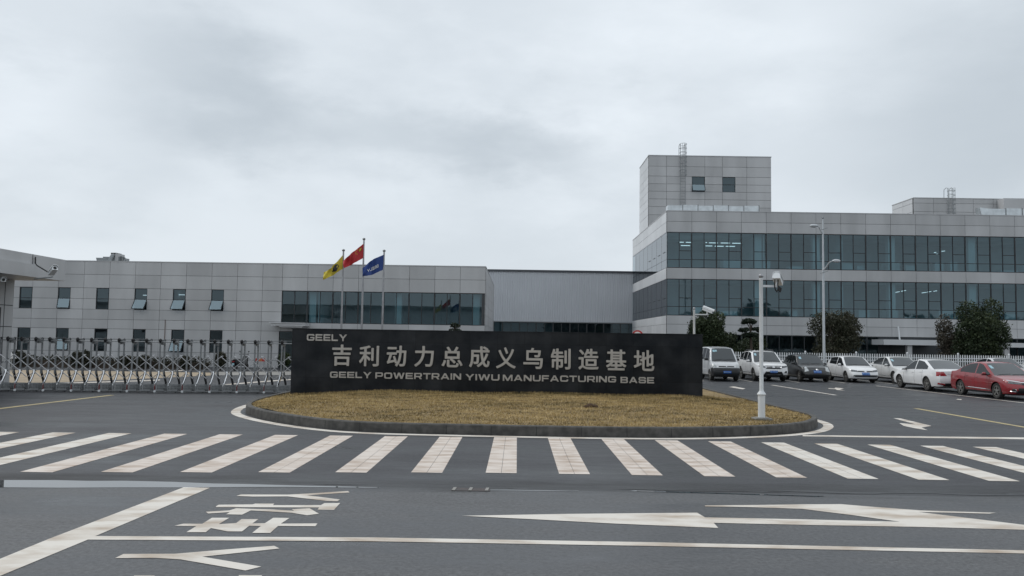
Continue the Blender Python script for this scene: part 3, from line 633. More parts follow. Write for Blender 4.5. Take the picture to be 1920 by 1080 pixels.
# ------------------------------------------------------------------ retractable gate
gate = thing('retractable_gate', 'long stainless steel folding lattice gate across the drive beside the black sign wall', 'gate', (-8.05, 30.85, 0), math.atan2(.8, 10.6))
PIT = .489; DEP = .48; UN = 25
def gate_unit(red):
    u = []
    mb = MB()
    for y in (0, DEP):
        mb.box(-.026, .026, y - .02, y + .02, .62, 1.82)
    mb.box(-.025, .025, .02, DEP - .02, 1.74, 1.80)
    u.append(('post_frame', mb, 'steel_d'))
    mb = MB()
    for y, sg in ((-.035, 1),):
        for z0 in (1.34, .93):
            mb.bar((-.5 * PIT, y, z0), (.5 * PIT, y, z0 - .41), .030, .014)
            mb.bar((.5 * PIT, .035, z0), (-.5 * PIT, .035, z0 - .41), .026, .012)
    mb.tube([(-.5 * PIT, -.03, 1.345), (-.5 * PIT + .09, -.03, 1.355)], .012, 6)
    u.append(('lattice', mb, 'chrome'))
    mb = MB()
    mb.tube([(.0, -.03, .78), (.0, -.05, .66), (-.035, -.10, .48), (-.07, -.14, .34), (-.085, -.15, .25)], [.036, .040, .042, .040, .034], 8)
    u.append(('front_leg', mb, 'chrome'))
    mb = MB()
    mb.tube([(.0, DEP + .02, .78), (.0, DEP + .05, .66), (.03, DEP + .08, .48), (.06, DEP + .1, .34), (.07, DEP + .1, .08)], [.036, .042, .044, .042, .036], 8)
    u.append(('rear_leg', mb, 'blackp'))
    mb = MB()
    mb.box(-.10, PIT - .24, -.17, -.14, .05, .12); mb.box(-.10, PIT - .24, -.17, -.14, .27, .32)
    mb.box(-.12, -.07, -.175, -.135, .04, .34)
    for i in range(6): mb.box(-.055 + i * .05, -.035 + i * .05, -.165, -.145, .12, .27)
    mb.box(-.08, PIT - .2, -.168, -.142, .185, .205)
    mb.box(-.10, PIT - .14, .10, .12, .05, .30)
    u.append(('skirt', mb, 'steel_d'))
    mb = MB(); mb.lathe([(.001, -.02), (.042, -.02), (.048, 0), (.042, .02), (.001, .02)], (-.075 if red else .16, -.17 if red else -.1, .05), 'y', 12)
    u.append(('wheel', mb, 'white_p' if red else 'black'))
    if red:
        mb = MB(); mb.box(-.095, -.06, -.182, -.155, .09, .30); u.append(('reflector', mb, 'redlamp'))
    mb = MB(); mb.ball((-.0, -.0, 1.90), .062, 10, 6, 1, 1, 1.2); mb.ball((0, DEP, 1.90), .05, 8, 6, .9, 1, 1.2)
    mb.box(-.03, .03, -.03, .03, 1.8, 1.9)
    u.append(('knob', mb, 'black'))
    mb = MB(); mb.box(-.02, .11, .08, .26, 1.85, 1.92); mb.box(.0, .09, .1, .22, 1.80, 1.85)
    u.append(('connector', mb, 'steel_d'))
    return u
kinds = {}
for flag in (True, False):
    kinds[flag] = [(n, b.mesh(n, M[m])) for n, b, m in gate_unit(flag)]
for i in range(UN):
    x = -(i + .45) * PIT
    for n, me in kinds[i % 2 == 0]:
        put(me, n, gate, (x, 0, 0))
mb = MB(); mb.tube([(-.1, .0, 1.845), (-UN * PIT, .0, 1.845)], .017, 8); mb.tube([(-.1, DEP, 1.845), (-UN * PIT, DEP, 1.845)], .012, 8)
mb.tube([(-.1, .16, 1.94), (-UN * PIT, .16, 1.94)], .007, 6)
mb.build('top_rail', M['steel_d'], gate)
mb = MB(); mb.box(-UN * PIT, -.1, -.16, -.11, .02, .045); mb.build('ground_rail', M['blackp'], gate)

# ------------------------------------------------------------------ cladding, windows
def split(rects, h):
    o = []
    for (a, b, c, d) in rects:
        if h[0] >= b - 1e-6 or h[1] <= a + 1e-6 or h[2] >= d - 1e-6 or h[3] <= c + 1e-6: o.append((a, b, c, d)); continue
        if h[2] > c: o.append((a, b, c, h[2]))
        if h[3] < d: o.append((a, b, h[3], d))
        c2, d2 = max(c, h[2]), min(d, h[3])
        if h[0] > a: o.append((a, h[0], c2, d2))
        if h[1] < b: o.append((h[1], b, c2, d2))
    return o
def front(Y): return lambda u, v, d: (u, Y + d, v)
def left(X): return lambda u, v, d: (X + d, u, v)       # a wall facing -X, u runs along y
def right(X): return lambda u, v, d: (X - d, u, v)      # a wall facing +X
def fbox(mb, mp_, a, b, c, d, d0, d1, tone=1.):
    vs = [mp_(u, v, w) for w in (d0, d1) for u, v in ((a, c), (b, c), (b, d), (a, d))]
    mb.add(vs, [(0, 1, 2, 3), (7, 6, 5, 4), (0, 4, 5, 1), (1, 5, 6, 2), (2, 6, 7, 3), (3, 7, 4, 0)], tone)
def clad(parent, mp_, us, vs, holes, g=.010, material='panel', seed=1, name='cladding', amp=.07, back=True):
    rng = random.Random(seed); mb = MB(); bk = MB()
    for i in range(len(us) - 1):
        for j in range(len(vs) - 1):
            cell = [(us[i], us[i + 1], vs[j], vs[j + 1])]
            for h in holes: cell = split(cell, h)
            tone = 1 + rng.uniform(-amp, amp)
            for (a, b, c, d) in cell:
                if b - a < .02 or d - c < .02: continue
                ga = g if abs(a - us[i]) < 1e-6 else 0; gb = g if abs(b - us[i + 1]) < 1e-6 else 0
                gc = g if abs(c - vs[j]) < 1e-6 else 0; gd = g if abs(d - vs[j + 1]) < 1e-6 else 0
                fbox(mb, mp_, a + ga, b - gb, c + gc, d - gd, 0, .045, tone)
                if back: fbox(bk, mp_, a, b, c, d, .05, .24)
    o = mb.build(name, M[material], parent, smooth=False)
    if back: bk.build('backing_wall', M['backing'], parent, smooth=False)
    return o
def window(parent, mp_, a, b, c, d, mulls=(), trans=(), fw=.045, depth=.07, glass='glass', sash=None, half=None, proud=.04):
    """a glazed opening: glass sheet + frame with mullions (u list), full transoms (v list), half transoms [(u0,u1,v)], optional open sash (u0,u1,v0,v1,out)"""
    mb = MB()
    hole = [(a, b, c, d)]
    if sash: hole = split(hole, (sash[0], sash[1], sash[2], sash[3]))
    for q in hole: mb.sheet([mp_(q[0], q[2], depth), mp_(q[1], q[2], depth), mp_(q[1], q[3], depth), mp_(q[0], q[3], depth)])
    w = mb.build('window', M[glass], parent, smooth=False)
    mb = MB()
    f0, f1 = depth - proud, depth + .03
    fbox(mb, mp_, a, a + fw, c, d, f0, f1); fbox(mb, mp_, b - fw, b, c, d, f0, f1)
    fbox(mb, mp_, a + fw, b - fw, c, c + fw, f0, f1); fbox(mb, mp_, a + fw, b - fw, d - fw, d, f0, f1)
    for u in mulls: fbox(mb, mp_, u - fw / 2, u + fw / 2, c + fw, d - fw, f0 - .002, f1)
    for v in trans: fbox(mb, mp_, a + fw, b - fw, v - fw / 2, v + fw / 2, f0 + .003, f1)
    for (u0, u1, v) in half or (): fbox(mb, mp_, u0 + fw / 2, u1 - fw / 2, v - fw / 2, v + fw / 2, f0 + .005, f1)
    mb.build('window_frame', M['frame'], w, smooth=False)
    if sash:
        u0, u1, v0, v1, op = sash
        mb = MB(); mb.sheet([mp_(u0, v0 + .04, -op), mp_(u1, v0 + .04, -op), mp_(u1, v1, depth - .045), mp_(u0, v1, depth - .045)])
        s_ = mb.build('sash', M['sash'], w, smooth=False)
        mb = MB()
        for q0, q1 in (((u0, v0 + .04, -op), (u1, v0 + .04, -op)), ((u0, v0 + .04, -op), (u0, v1, depth - .045)), ((u1, v0 + .04, -op), (u1, v1, depth - .045))): mb.bar(mp_(*q0), mp_(*q1), .04)
        mb.build('sash_frame', M['frame'], w, smooth=False)
    return w

# ------------------------------------------------------------------ low office block on the left
LYF = 56.0
fb = thing('office_block', 'low two storey block with grey panels, punched windows and a long glazed upper band', 'office block', (0, 0, 0))
xj = P(445.3, 520, LYF).x; PW = 1.737
us = [xj + PW * k for k in range(-19, 2)]
xh = P(528.3, 560, LYF).x; us[-1] = P(492.7, 520, LYF).x
XR = P(910.7, 520, LYF).x; HP = (XR - xh) / 8
us = us + [xh + HP * k for k in range(9)]
vs = [0, .5, .96, 1.75, 2.48, 3.11, 3.79, 4.5, 5.24, 6.15, 7.04]
fm = front(LYF)
WX = []
for n, k in enumerate((34, 106.7, 178.7, 251.3, 323.3, 395.6)): pass
wins = []; k0 = -9                              # windows sit half a panel wide, every one and a half panels
xs0 = P(395.6, 560, LYF).x
for n in range(-9, 6):
    x = xs0 + (n - 5) * 1.5 * PW
    wins.append((n, x, x + PW / 2))
hall = (xh, XR - .03, 3.05, 5.24)
holes = [hall]
for n, a, b in wins: holes += [(a, b, 3.79, 5.24), (a, b, .96, 2.48)]
door = (xh - .12, xh + 3.9, 0, 2.48); holes.append(door)
lowb = (xh + 5.2, XR - .03, 0, 2.2); holes.append(lowb)
clad(fb, fm, us, vs, holes, seed=4)
for n, a, b in wins:
    op_up = {1: .10, 3: .42, 4: .42, 5: .42}.get(n); op_lo = {4: .42, 1: .05}.get(n)
    window(fb, fm, a, b, 3.79, 5.24, (), (4.5,), glass='glass_d', sash=(a + .03, b - .03, 3.82, 4.48, op_up) if op_up else None)
    window(fb, fm, a, b, .96, 2.48, (), (1.75,), glass='glass_d', sash=(a + .03, b - .03, .99, 1.73, op_lo) if op_lo else None)
for k in range(8):
    a = xh + HP * k; b = a + HP - (.03 if k == 7 else 0)
    window(fb, fm, a, b, 3.05, 5.24, (a + HP / 2,), (), fw=.05)
window(fb, fm, door[0], door[1], 0, 2.48, (xh + .85, xh + 1.9, xh + 2.9), (1.95,), glass='glass_d')
window(fb, fm, lowb[0], lowb[1], 0, 2.2, [lowb[0] + HP / 2 * k for k in range(1, 7)], (), glass='glass_d')
# right end wall, rear, roof, inner rooms
clad(fb, right(XR), [LYF + .05, LYF + 4, LYF + 8, LYF + 12, LYF + 16, LYF + 20], vs, [], seed=9)
mb = MB(); XL0 = us[0]; mb.box(XL0, XR - .3, LYF + .25, LYF + 20, 6.60, 6.72); mb.build('roof', M['roof'], fb)
mb = MB(); mb.box(XL0 - .02, XR + .02, LYF - .02, LYF + .3, 7.04, 7.10); mb.box(XR - .28, XR + .021, LYF + .3, LYF + 20, 7.04, 7.10); mb.build('coping', M['panel'], fb)
mb = MB(); mb.box(XL0, XR - .3, LYF + 6, LYF + 6.2, 0, 6.6); mb.box(XL0, XR - .3, LYF + .25, LYF + 6, 2.62, 3.0); mb.box(XL0, XR - .3, LYF + .25, LYF + 6, 6.45, 6.6); mb.box(XL0 - .1, XR, LYF + 19.8, LYF + 20, 0, 7.04)
k = XL0 + 2
while k < XR - 10:
    mb.box(k, k + .1, LYF + .4, LYF + 6, 3.0, 6.45); k += 3 * PW
mb.build('interior', M['interior'], fb, smooth=False)
mb = MB()
for x in (P(745, 580, LYF).x, P(893, 580, LYF).x, P(583, 580, LYF).x): mb.box(x - .22, x + .22, LYF + .5, LYF + .94, 3.0, 6.45)
mb.build('interior_column', M['column'], fb)
for (px, py, w) in ((1133, 380, .75), (918, 383, .3)):
    p = P(px / 3.375, 440 + py / 3.375, LYF + 2.2)
    mb = MB(); mb.box(p.x - w / 2 * 1.0, p.x + w / 2, LYF + 2.2, LYF + 2.3, p.z - .03, p.z + .03); mb.build('ceiling_light', M['lamp_on'], fb)
# entrance canopy
ca = P(508, 608, LYF - 1.2); cb = P(572, 608, LYF - 1.2)
mb = MB(); mb.box(ca.x, cb.x, LYF - 1.2, LYF - .01, 2.84, 3.0); mb.box(ca.x - .12, cb.x + .03, LYF - 1.3, LYF - .008, 3.0, 3.05); mb.box(ca.x + .5, cb.x - .2, LYF - 1.1, LYF - .01, 2.74, 2.84); mb.build('entrance_canopy', M['panel_l'], fb)
mb = MB(); q = P(309, 618, LYF - .05); mb.tube([(q.x, LYF - .04, .9), (q.x, LYF - .04, 3.15)], .022, 6); mb.build('conduit', mat('conduit_rust', (.17, .12, .10), .7), fb)
mb = MB(); q = P(681, 508.5, LYF - .1); mb.box(q.x - .05, q.x + .05, LYF - .12, LYF, q.z - .09, q.z + .09); mb.build('wall_fixture', M['blackp'], fb)
# roof unit
ru = thing('rooftop_unit', 'grey ventilation unit with a bent duct on the roof of the low left block', 'ventilation unit', (0, LYF + 3, 6.72))
def ro(px, py): p = P(px, py, LYF + 3); return p.x, p.z - 6.72
x0, _ = ro(182, 489); x1, _ = ro(236, 489)
mb = MB()
a, za = ro(193, 482); b, _ = ro(223, 482)
mb.prism([(x0, 0, 0), (x0, 0, za - .38), (a - .5, 0, za - .05), (a, 0, za - .05), (a, 0, za + .03), (b, 0, za + .03), (b, 0, 0)], (0, 1.6, 0)); mb.build('unit_housing', M['galv'], ru, smooth=False)
a, za = ro(208, 473.5); b, zb = ro(216.5, 473.5); c, zc = ro(222, 475)
mb = MB(); mb.prism([(b, -.02, .3), (b, -.02, za - .1), (b + .02, -.02, zc), (c, -.02, zc - .02), (c, -.02, .3)], (0, 1.0, 0)); mb.build('duct_side', M['panel'], ru, smooth=False)
mb = MB(); mb.box(a - .05, b + .02, .1, .9, za - .75, za); mb.build('duct_hood', M['blackp'], ru)
mb = MB(); mb.tube([(a - .0, -.1, .1), (a + .06, -.1, za - .45), (a + .14, -.02, za - .22), (a + .16, .2, za - .16)], [.15, .15, .14, .12], 12); mb.build('duct_pipe', M['galv'], ru)
d, zd = ro(234.5, 484)
mb = MB(); mb.tube([(c, .3, zd + .1), (c + .2, .3, zd + .12), (d - .15, .3, zd + .02), (d, .3, zd - .25), (d, .3, 0)], .06, 8); mb.tube([(c + .16, .3, 0), (c + .16, .3, zd + .1)], .09, 8); mb.build('bent_pipe', M['steel_d'], ru)

# ------------------------------------------------------------------ corrugated hall between the blocks
HY = 93.6
fh = thing('factory_hall', 'long hall of pale vertical corrugated steel above a dark glazed strip between the blocks', 'factory hall', (0, 0, 0))
xa = P(880, 560, HY).x; xb = P(1236, 560, HY).x
zt = P(1050, 510.5, HY).z; zb = P(1050, 603.2, HY).z
mb = MB(); n = int((xb - xa) / .27); prof = []
for i in range(n):
    x = xa + .27 * i; prof += [(x, 0), (x + .13, 0), (x + .155, -.07), (x + .245, -.07)]
prof.append((xa + .27 * n, 0))
vs_ = [(x, HY + y, zb) for x, y in prof] + [(x, HY + y, zt) for x, y in prof]; k = len(prof)
mb.add(vs_, [(i, i + 1, k + i + 1, k + i) for i in range(k - 1)]); mb.build('corrugated_wall', M['corr'], fh, smooth=False, recalc=False)
mb = MB(); mb.box(xa, xb, HY - .18, HY + .3, zt, zt + .22); mb.build('roof_edge', M['corr_cap'], fh)
mb = MB(); mb.box(xa, xb, HY - .10, HY + .2, zb - .1, zb); mb.build('drip_flashing', M['galv'], fh)
mb = MB(); mb.box(xa, xb, HY + .3, HY + 26, .0, zt - .1); mb.build('hall_body', M['interior_d'], fh)
hm = front(HY); x = xa; bay = P(950.5, 610, HY).x - P(934.7, 610, HY).x
i = 0
while x < xb - .1:
    e = min(x + 2 * bay, xb)
    window(fh, hm, x, e, 0.02, zb - .1, (x + bay,), (), fw=.07, glass='glass_d' if 5 <= i <= 8 else 'glass'); x = e; i += 1

# ------------------------------------------------------------------ three storey office building on the right
RY = 72.0
rb = thing('office_building', 'three storey office building with grey panels, ribbon glazing and a blocky roof tower', 'office building', (0, 0, 0))
XC = P(1250.3, 500, RY).x
BW = (P(1909, 500, RY).x - P(1250.3, 500, RY).x) / 14.1
us = [XC + BW * k for k in range(22)]; XE = us[-1]
Zs = [0, 2.86, 3.70, 4.47, 7.67, 8.64, 11.79, 12.73, 13.64]
fm = front(RY); RB = RY + 21.6
holes = [(XC, XE, 4.47, 7.67), (XC, XE, 8.64, 11.79), (XC, XE, 0, 2.86)]
clad(rb, fm, us, Zs, holes, g=.013, seed=14)
lm = left(XC)
us2 = [RY + .05 + (RB - RY - .05) * k / 8 for k in range(9)]
clad(rb, lm, us2, Zs, [(us2[0], us2[-1], 4.47, 7.67), (us2[0], us2[-1], 8.64, 11.79)], g=.012, material='panel_l', seed=3)
for k in range(21):
    a, b = us[k], us[k + 1]; m = (a + b) / 2
    for (z0, z1, tr, ht) in ((8.64, 11.79, 9.38, 10.15), (4.47, 7.67, 5.25, 6.01)):
        window(rb, fm, a, b, z0, z1, (m,), (tr,), fw=.055, half=[(m, b, ht)])
    window(rb, fm, a, b, 0.02, 2.86, (m,), (), fw=.055, glass='glass_d')
# side glazing seen at a glancing angle
M['glass_side'] = glass_mat('side_glazing', (.22, .28, .30), 2.2, .03, 0, (.84, .87, .90))
for k in range(8):
    a, b = us2[k], us2[k + 1]
    for (z0, z1, tr) in ((8.64, 11.79, 9.38), (4.47, 7.67, 5.25)):
        window(rb, lm, a, b, z0, z1, (), (tr,), fw=.025, depth=.012, glass='glass_side', proud=.003)
        if k < 4: 
            mb = MB(); mb.bar((XC - .012, a + .8, tr + .72), (XC - .012, b - .8, tr + .72), .03); mb.build('sash_bar', M['frame'], rb)
# roofs, slabs, inner rooms
mb = MB(); mb.box(XC + .3, XE, RY + .25, RB, 12.9, 13.0); mb.build('roof', M['roof'], rb)
mb = MB(); mb.box(XC - .02, XE, RY - .02, RY + .32, 13.64, 13.71); mb.box(XC - .021, XC + .3, RY + .32, RB, 13.64, 13.71); mb.build('coping', M['panel'], rb)
mb = MB()
for z0, z1 in ((3.5, 3.9), (7.75, 8.2), (11.9, 12.4)): mb.box(XC + .3, XE, RY + .3, RY + 9, z0, z1)
mb.box(XC + .3, XE, RY + 9, RY + 9.2, 0, 12.4); mb.box(XC + .25, XE, RB - .2, RB, 0, 13.64)
rngd = random.Random(12)
for k in range(22):                         # desks, cabinets and low partitions behind the glass
    x = XC + 1 + k * 2.1 + rngd.uniform(-.4, .4)
    for zf in (3.9, 8.2):
        if rngd.random() < .6: mb.box(x, x + rngd.uniform(.6, 1.6), RY + 1.2 + rngd.random(), RY + 2.6, zf, zf + rngd.uniform(.7, 1.5))
mb.box(XC + 15.5, XC + 15.6, RY + .5, RY + 9, 3.9, 12.0); mb.box(XC + 8.6, XC + 8.7, RY + .5, RY + 9, 8.2, 11.9)
mb.build('interior', M['interior'], rb, smooth=False)
mb = MB()
for k in (3.75, 6.1, 9.15, 12.4, 15.3, 18.4):
    x = XC + BW * k
    mb.box(x - .3, x + .3, RY + .6, RY + 1.2, 3.9, 7.75); mb.box(x - .3, x + .3, RY + .6, RY + 1.2, 8.2, 11.9)
mb.build('interior_column', M['column'], rb)
def tube_light(x0, x1, py, depth):           # fluorescent tube seen through the glass
    a = P(x0, py, RY + depth); b = P(x1, py, RY + depth)
    mb = MB(); mb.box(a.x, b.x, RY + depth, RY + depth + .08, a.z - .03, a.z + .03); mb.build('ceiling_light', M['lamp_on'], rb)
Z4 = lambda x, y: (1160 + x / 4.155, 260 + y / 4.155)
for x0, x1, y in ((475, 507, 806), (524, 570, 807), (486, 556, 832), (678, 688, 809), (705, 773, 811), (796, 868, 812), (886, 958, 814), (678, 730, 835), (750, 818, 837), (836, 906, 838)):
    a = Z4(x0, y); b = Z4(x1, y); tube_light(a[0], b[0], a[1], 4.0 if y < 820 else 5.5)
for x0, y0, x1, y1 in ((503, 662, 530, 657), (540, 655, 568, 650), (662, 665, 690, 661), (695, 660, 718, 656), (732, 655, 752, 652), (735, 425, 748, 423), (780, 417, 800, 415), (735, 436, 756, 433)):
    a = P(1520 + x0 / 3.1775, 340 + y0 / 3.1775, RY + 3.2); b = P(1520 + x1 / 3.1775, 340 + y1 / 3.1775, RY + 3.2)
    mb = MB(); mb.bar(a, b, .05); mb.build('ceiling_light', M['lamp_on'], rb)
# ground floor canopies
def canopy(x0, x1, z0, z1, cols):
    a = P(x0, 640, RY - 2.4).x; b = P(x1, 640, RY - 2.4).x
    mb = MB(); mb.box(a, b, RY - 2.4, RY - .02, z0, z1); c = mb.build('entrance_canopy', M['panel_l'], rb)
    for cx in cols:
        q = P(cx, 660, RY - 2.0).x; mb = MB(); mb.box(q - .2, q + .2, RY - 2.2, RY - 1.8, 0, z0); mb.build('canopy_column', M['panel'], c)
canopy(1657, 1768, 2.17, 2.62, (1704,)); canopy(1878, 2010, 2.10, 2.48, (1886, 1990))
a = P(1646, 650, RY).x; b = P(1775, 650, RY).x
mb = MB(); mb.box(a, b, RY - .06, RY - .01, 0.0, 2.8); mb.build('dark_doorway', M['frame'], rb)
q0 = P(1684, 612, RY - .3); q1 = P(1687, 637, RY - .3)
mb = MB(); mb.tube([q1, q0], .07, 8); mb.build('flue_pipe', M['white_p'], rb)
# stair tower on the roof
TY = 82.3
tw = bpy.data.objects.new('stair_tower', None); col.objects.link(tw); tw.parent = rb
XT = XC; tx = [XT + (P(x, 350, TY).x - P(1215, 350, TY).x) for x in (1215, 1248.6, 1284, 1320.5, 1353.3, 1399.2, 1445)]
tz = [13.715] + sorted([P(1215, y, TY).z for y in (291.8, 311.3, 329.8, 344.2, 358.2, 372.6, 387, 402.5)])
wz0, wz1, wz2 = tz[-5], tz[-4], tz[-3]
w1 = (tx[0] + (P(1296, 350, TY).x - P(1215, 350, TY).x), tx[3]); w2 = (tx[4], tx[4] + w1[1] - w1[0])
clad(tw, front(TY), tx, tz, [(w1[0], w1[1], wz0, wz2), (w2[0], w2[1], wz0, wz2)], g=.014, seed=21)
clad(tw, left(XT), [TY + .05, TY + 3.2, TY + 6.2], tz, [], g=.014, material='panel_l', seed=5)
window(tw, front(TY), w1[0], w1[1], wz0, wz2, (), (wz1,), glass='glass_d', sash=(w1[0] + .03, w1[1] - .03, wz0 + .03, wz1 - .03, .30))
window(tw, front(TY), w2[0], w2[1], wz0, wz2, (), (wz1,), glass='glass_d')
mb = MB(); mb.box(XT + .3, tx[-1], TY + .3, TY + 6.2, 12.95, tz[-1] - .3); mb.build('tower_core', M['interior_d'], tw)
mb = MB(); mb.box(XT - .03, tx[-1] + .03, TY - .03, TY + 6.2, tz[-1], tz[-1] + .08); mb.build('coping', M['panel'], tw)
clad(tw, right(tx[-1]), [TY + .05, TY + 3.2, TY + 6.2], tz, [], g=.014, seed=6)
def ladder(parent, xc, Y, z0, z1, ztop, w=.5):
    mb = MB()
    for x in (xc - w / 2, xc + w / 2): mb.tube([(x, Y - .2, z0), (x, Y - .2, ztop)], .03, 6); mb.tube([(x, Y - .2, ztop), (x, Y + .1, ztop + .12), (x, Y + .55, ztop), (x, Y + .6, z1)], .03, 6)
    z = z0
    while z < ztop: mb.tube([(xc - w / 2, Y - .2, z), (xc + w / 2, Y - .2, z)], .02, 5); z += .3
    z = z1 - 2.0
    while z < ztop + .05:                    # cage hoops
        mb.tube([(xc - w / 2, Y - .2, z)] + [(xc - .36 * math.cos(R(a)), Y - .25 - .55 * math.sin(R(a)), z) for a in range(0, 181, 30)] + [(xc + w / 2, Y - .2, z)], .022, 5); z += .45
    for a in (30, 65, 100, 140): mb.tube([(xc - .36 * math.cos(R(a)), Y - .25 - .55 * math.sin(R(a)), max(z0, z1 - 2.0)), (xc - .36 * math.cos(R(a)), Y - .25 - .55 * math.sin(R(a)), ztop)], .016, 5)
    mb.build('roof_ladder', M['galv'], parent)
lx = tx[0] + (P(1278.5, 350, TY).x - P(1215, 350, TY).x)
ladder(tw, lx, TY, 13.2, tz[-1], tz[-1] + 1.15)
# second roof house
t2 = bpy.data.objects.new('roof_house', None); col.objects.link(t2); t2.parent = rb
X2 = P(1713, 372, TY).x; z2 = P(1713, 371.3, TY).z
ux = [X2 + 2.0 * k for k in range(10)]; zz = [12.9, z2 - 1.36, z2 - .5, z2]
clad(t2, front(TY), ux[:10], [12.9, z2 - 1.36, z2 - .50, z2], [], g=.014, seed=31)
clad(t2, left(X2), [TY + .012, TY + 2.4, TY + 4.8], [12.9, z2 - 1.36, z2 - .50, z2], [], g=.014, material='panel_l', seed=32)
mb = MB(); mb.box(X2 + .3, ux[-1], TY + .3, TY + 4.8, 12.95, z2 - .02); mb.build('house_core', M['roof'], t2)
mb = MB(); mb.box(X2 - .03, ux[-1], TY - .03, TY + 4.8, z2, z2 + .07); mb.build('coping', M['panel'], t2)
X3 = P(1882, 372, TY - 1.2).x
mb = MB(); mb.box(X3, ux[-1] + 6, TY - 1.2, TY - .06, 12.9, P(1890, 371.6, TY - 1.2).z); mb.build('projecting_bay', M['panel'], t2)
lx = P(1780, 360, TY).x; ladder(t2, lx, TY, 13.2, z2, P(1780, 354, TY).z)
# foil wrapped ducts on the roof
def duct(label, x0, x1, y0, y1, Y, n, lead):
    d = thing('ventilation_duct', label, 'duct', (P(x0, y1, Y).x, Y, 13.0), 0, 'foil ducts on the roof')
    L_ = P(x1, y1, Y).x - P(x0, y1, Y).x; zt = P(x0, y0, Y).z - 13.0
    for k in range(n):
        a = L_ * k / n; b = L_ * (k + 1) / n
        mb = MB(); h = zt + (.05 if k % 2 else 0)
        mb.box(a, b - .06, 0, .9, .25, h); mb.build('duct_section', M['foil'], d)
        mb = MB(); mb.box(b - .06, b, -.04, .94, .22, h + .05); mb.build('duct_flange', M['steel_d'], d)
    for k in range(n + 1):
        mb = MB(); mb.box(L_ * k / n * .98, L_ * k / n * .98 + .08, .2, .7, 0, .25); mb.build('duct_support', M['steel_d'], d)
    if lead: mb = MB(); mb.prism([(-.9, 0, zt + .1), (0, 0, zt), (0, 0, .3), (-.6, 0, .4)], (0, .8, 0)); mb.build('duct_end', M['foil'], d, smooth=False)
duct('silver foil duct lying on the roof edge below the stair tower', 1252, 1424, 384.8, 395, RY + 1.6, 6, False)
duct('silver foil duct with a flared end on the roof at the right edge', 1856, 2010, 391.2, 401, RY + 1.6, 5, True)

# ------------------------------------------------------------------ gatehouse at the left edge
gh = thing('gatehouse', 'grey panelled gatehouse with a broad flat roof overhanging the gate at the left edge', 'gatehouse', (0, 0, 0))
GX = -18.5; GY1 = 33.6
pz = lambda px, py, Y: P(px, py, Y).z
zt = P(118, 487.5, GY1).z; zb = P(117, 527, GY1).z
mb = MB()
mb.box(-33, GX, 24, GY1, zb, zt)
mb.build('roof_fascia', M['panel'], gh)
mb = MB()
for y in (31.3, 28.2): mb.box(GX + .001, GX + .008, y - .015, y + .015, zb + .02, zt)
mb.build('panel_joint', M['backing'], gh)
mb = MB(); mb.box(-33, GX + .16, 24, 31.2, zb - .02, zb + .46); mb.build('inner_fascia', M['panel'], gh)
mb = MB(); mb.box(-30, -20.3, 31.0, 33.2, 0, zb - .02)
mb.build('wall', M['panel'], gh)
mb = MB()
for z in (.95, 2.35, 3.2): mb.box(-20.3, -20.292, 31.1, 33.15, z - .016, z + .016)
mb.box(-20.3, -20.2921, 32.60, 32.63, 0, zb - .05)
mb.build('wall_joint', M['backing'], gh)
mb = MB(); mb.box(-20.32, -20.28, 31.1, 32.4, .9, 3.1); mb.build('window', M['frame'], gh)
def camera_head(name, parent, p, d, L_=.36, r=.07, up=Vector((0, 0, 1)), material='white_p'):
    """weatherproof camera: half round housing with a sun shield, lens at the front end"""
    d = Vector(d).normalized(); x = d.cross(up).normalized(); z = x.cross(d); p = Vector(p)
    prof = [(-1, -.8), (1, -.8), (1.05, .2), (.75, .8), (.3, 1.0), (-.3, 1.0), (-.75, .8), (-1.05, .2)]
    mb = MB(); mb.prism([p + x * (a * r) + z * (b * r) for a, b in prof], d * L_)
    c = mb.build(name, M[material], parent, ang=50)
    mb = MB(); mb.prism([p - d * .01 + x * (a * r * 1.12) + z * (b * r) for a, b in [(-1.05, .25), (-.75, .86), (-.3, 1.06), (.3, 1.06), (.75, .86), (1.05, .25), (1.05, .36), (.8, .98), (.3, 1.2), (-.3, 1.2), (-.8, .98), (-1.05, .36)]], d * (L_ + .07)); mb.build('sun_shield', M[material], c)
    mb = MB(); mb.prism([p + d * (L_ + .001) + x * (.6 * r * math.cos(a)) + z * (.6 * r * math.sin(a)) for a in [k * math.pi / 6 for k in range(12)]], d * .01); mb.build('lens', M['black'], c)
    return c
p = P(101, 503, 31.4)
cam_o = camera_head('security_camera', gh, (p.x - .17, p.y + .1, p.z - .2), (.55, -.45, .38), .42, .10)
mb = MB(); q = Vector((GX, 31.4, p.z)); c0 = P(90, 482, 31.4); c1 = P(97, 503, 31.4)
mb.tube([(GX + .05, 31.4, c0.z), (GX + .06, 31.4, c0.z - .25), (GX + .12, 31.4, c1.z + .1), (p.x - .2, 31.45, p.z - .17), (p.x - .1, 31.45, p.z - .2)], .024, 8); mb.build('camera_cable', M['black'], cam_o)
mb = MB(); mb.bar((GX + .0, 31.45, p.z - .42), (p.x - .05, 31.45, p.z - .33), .04); mb.build('camera_bracket', M['galv'], cam_o)
p = P(-2, 524, 30.0); c2 = camera_head('security_camera', gh, (p.x, p.y, p.z), (.8, -.5, -.05), .32, .09)

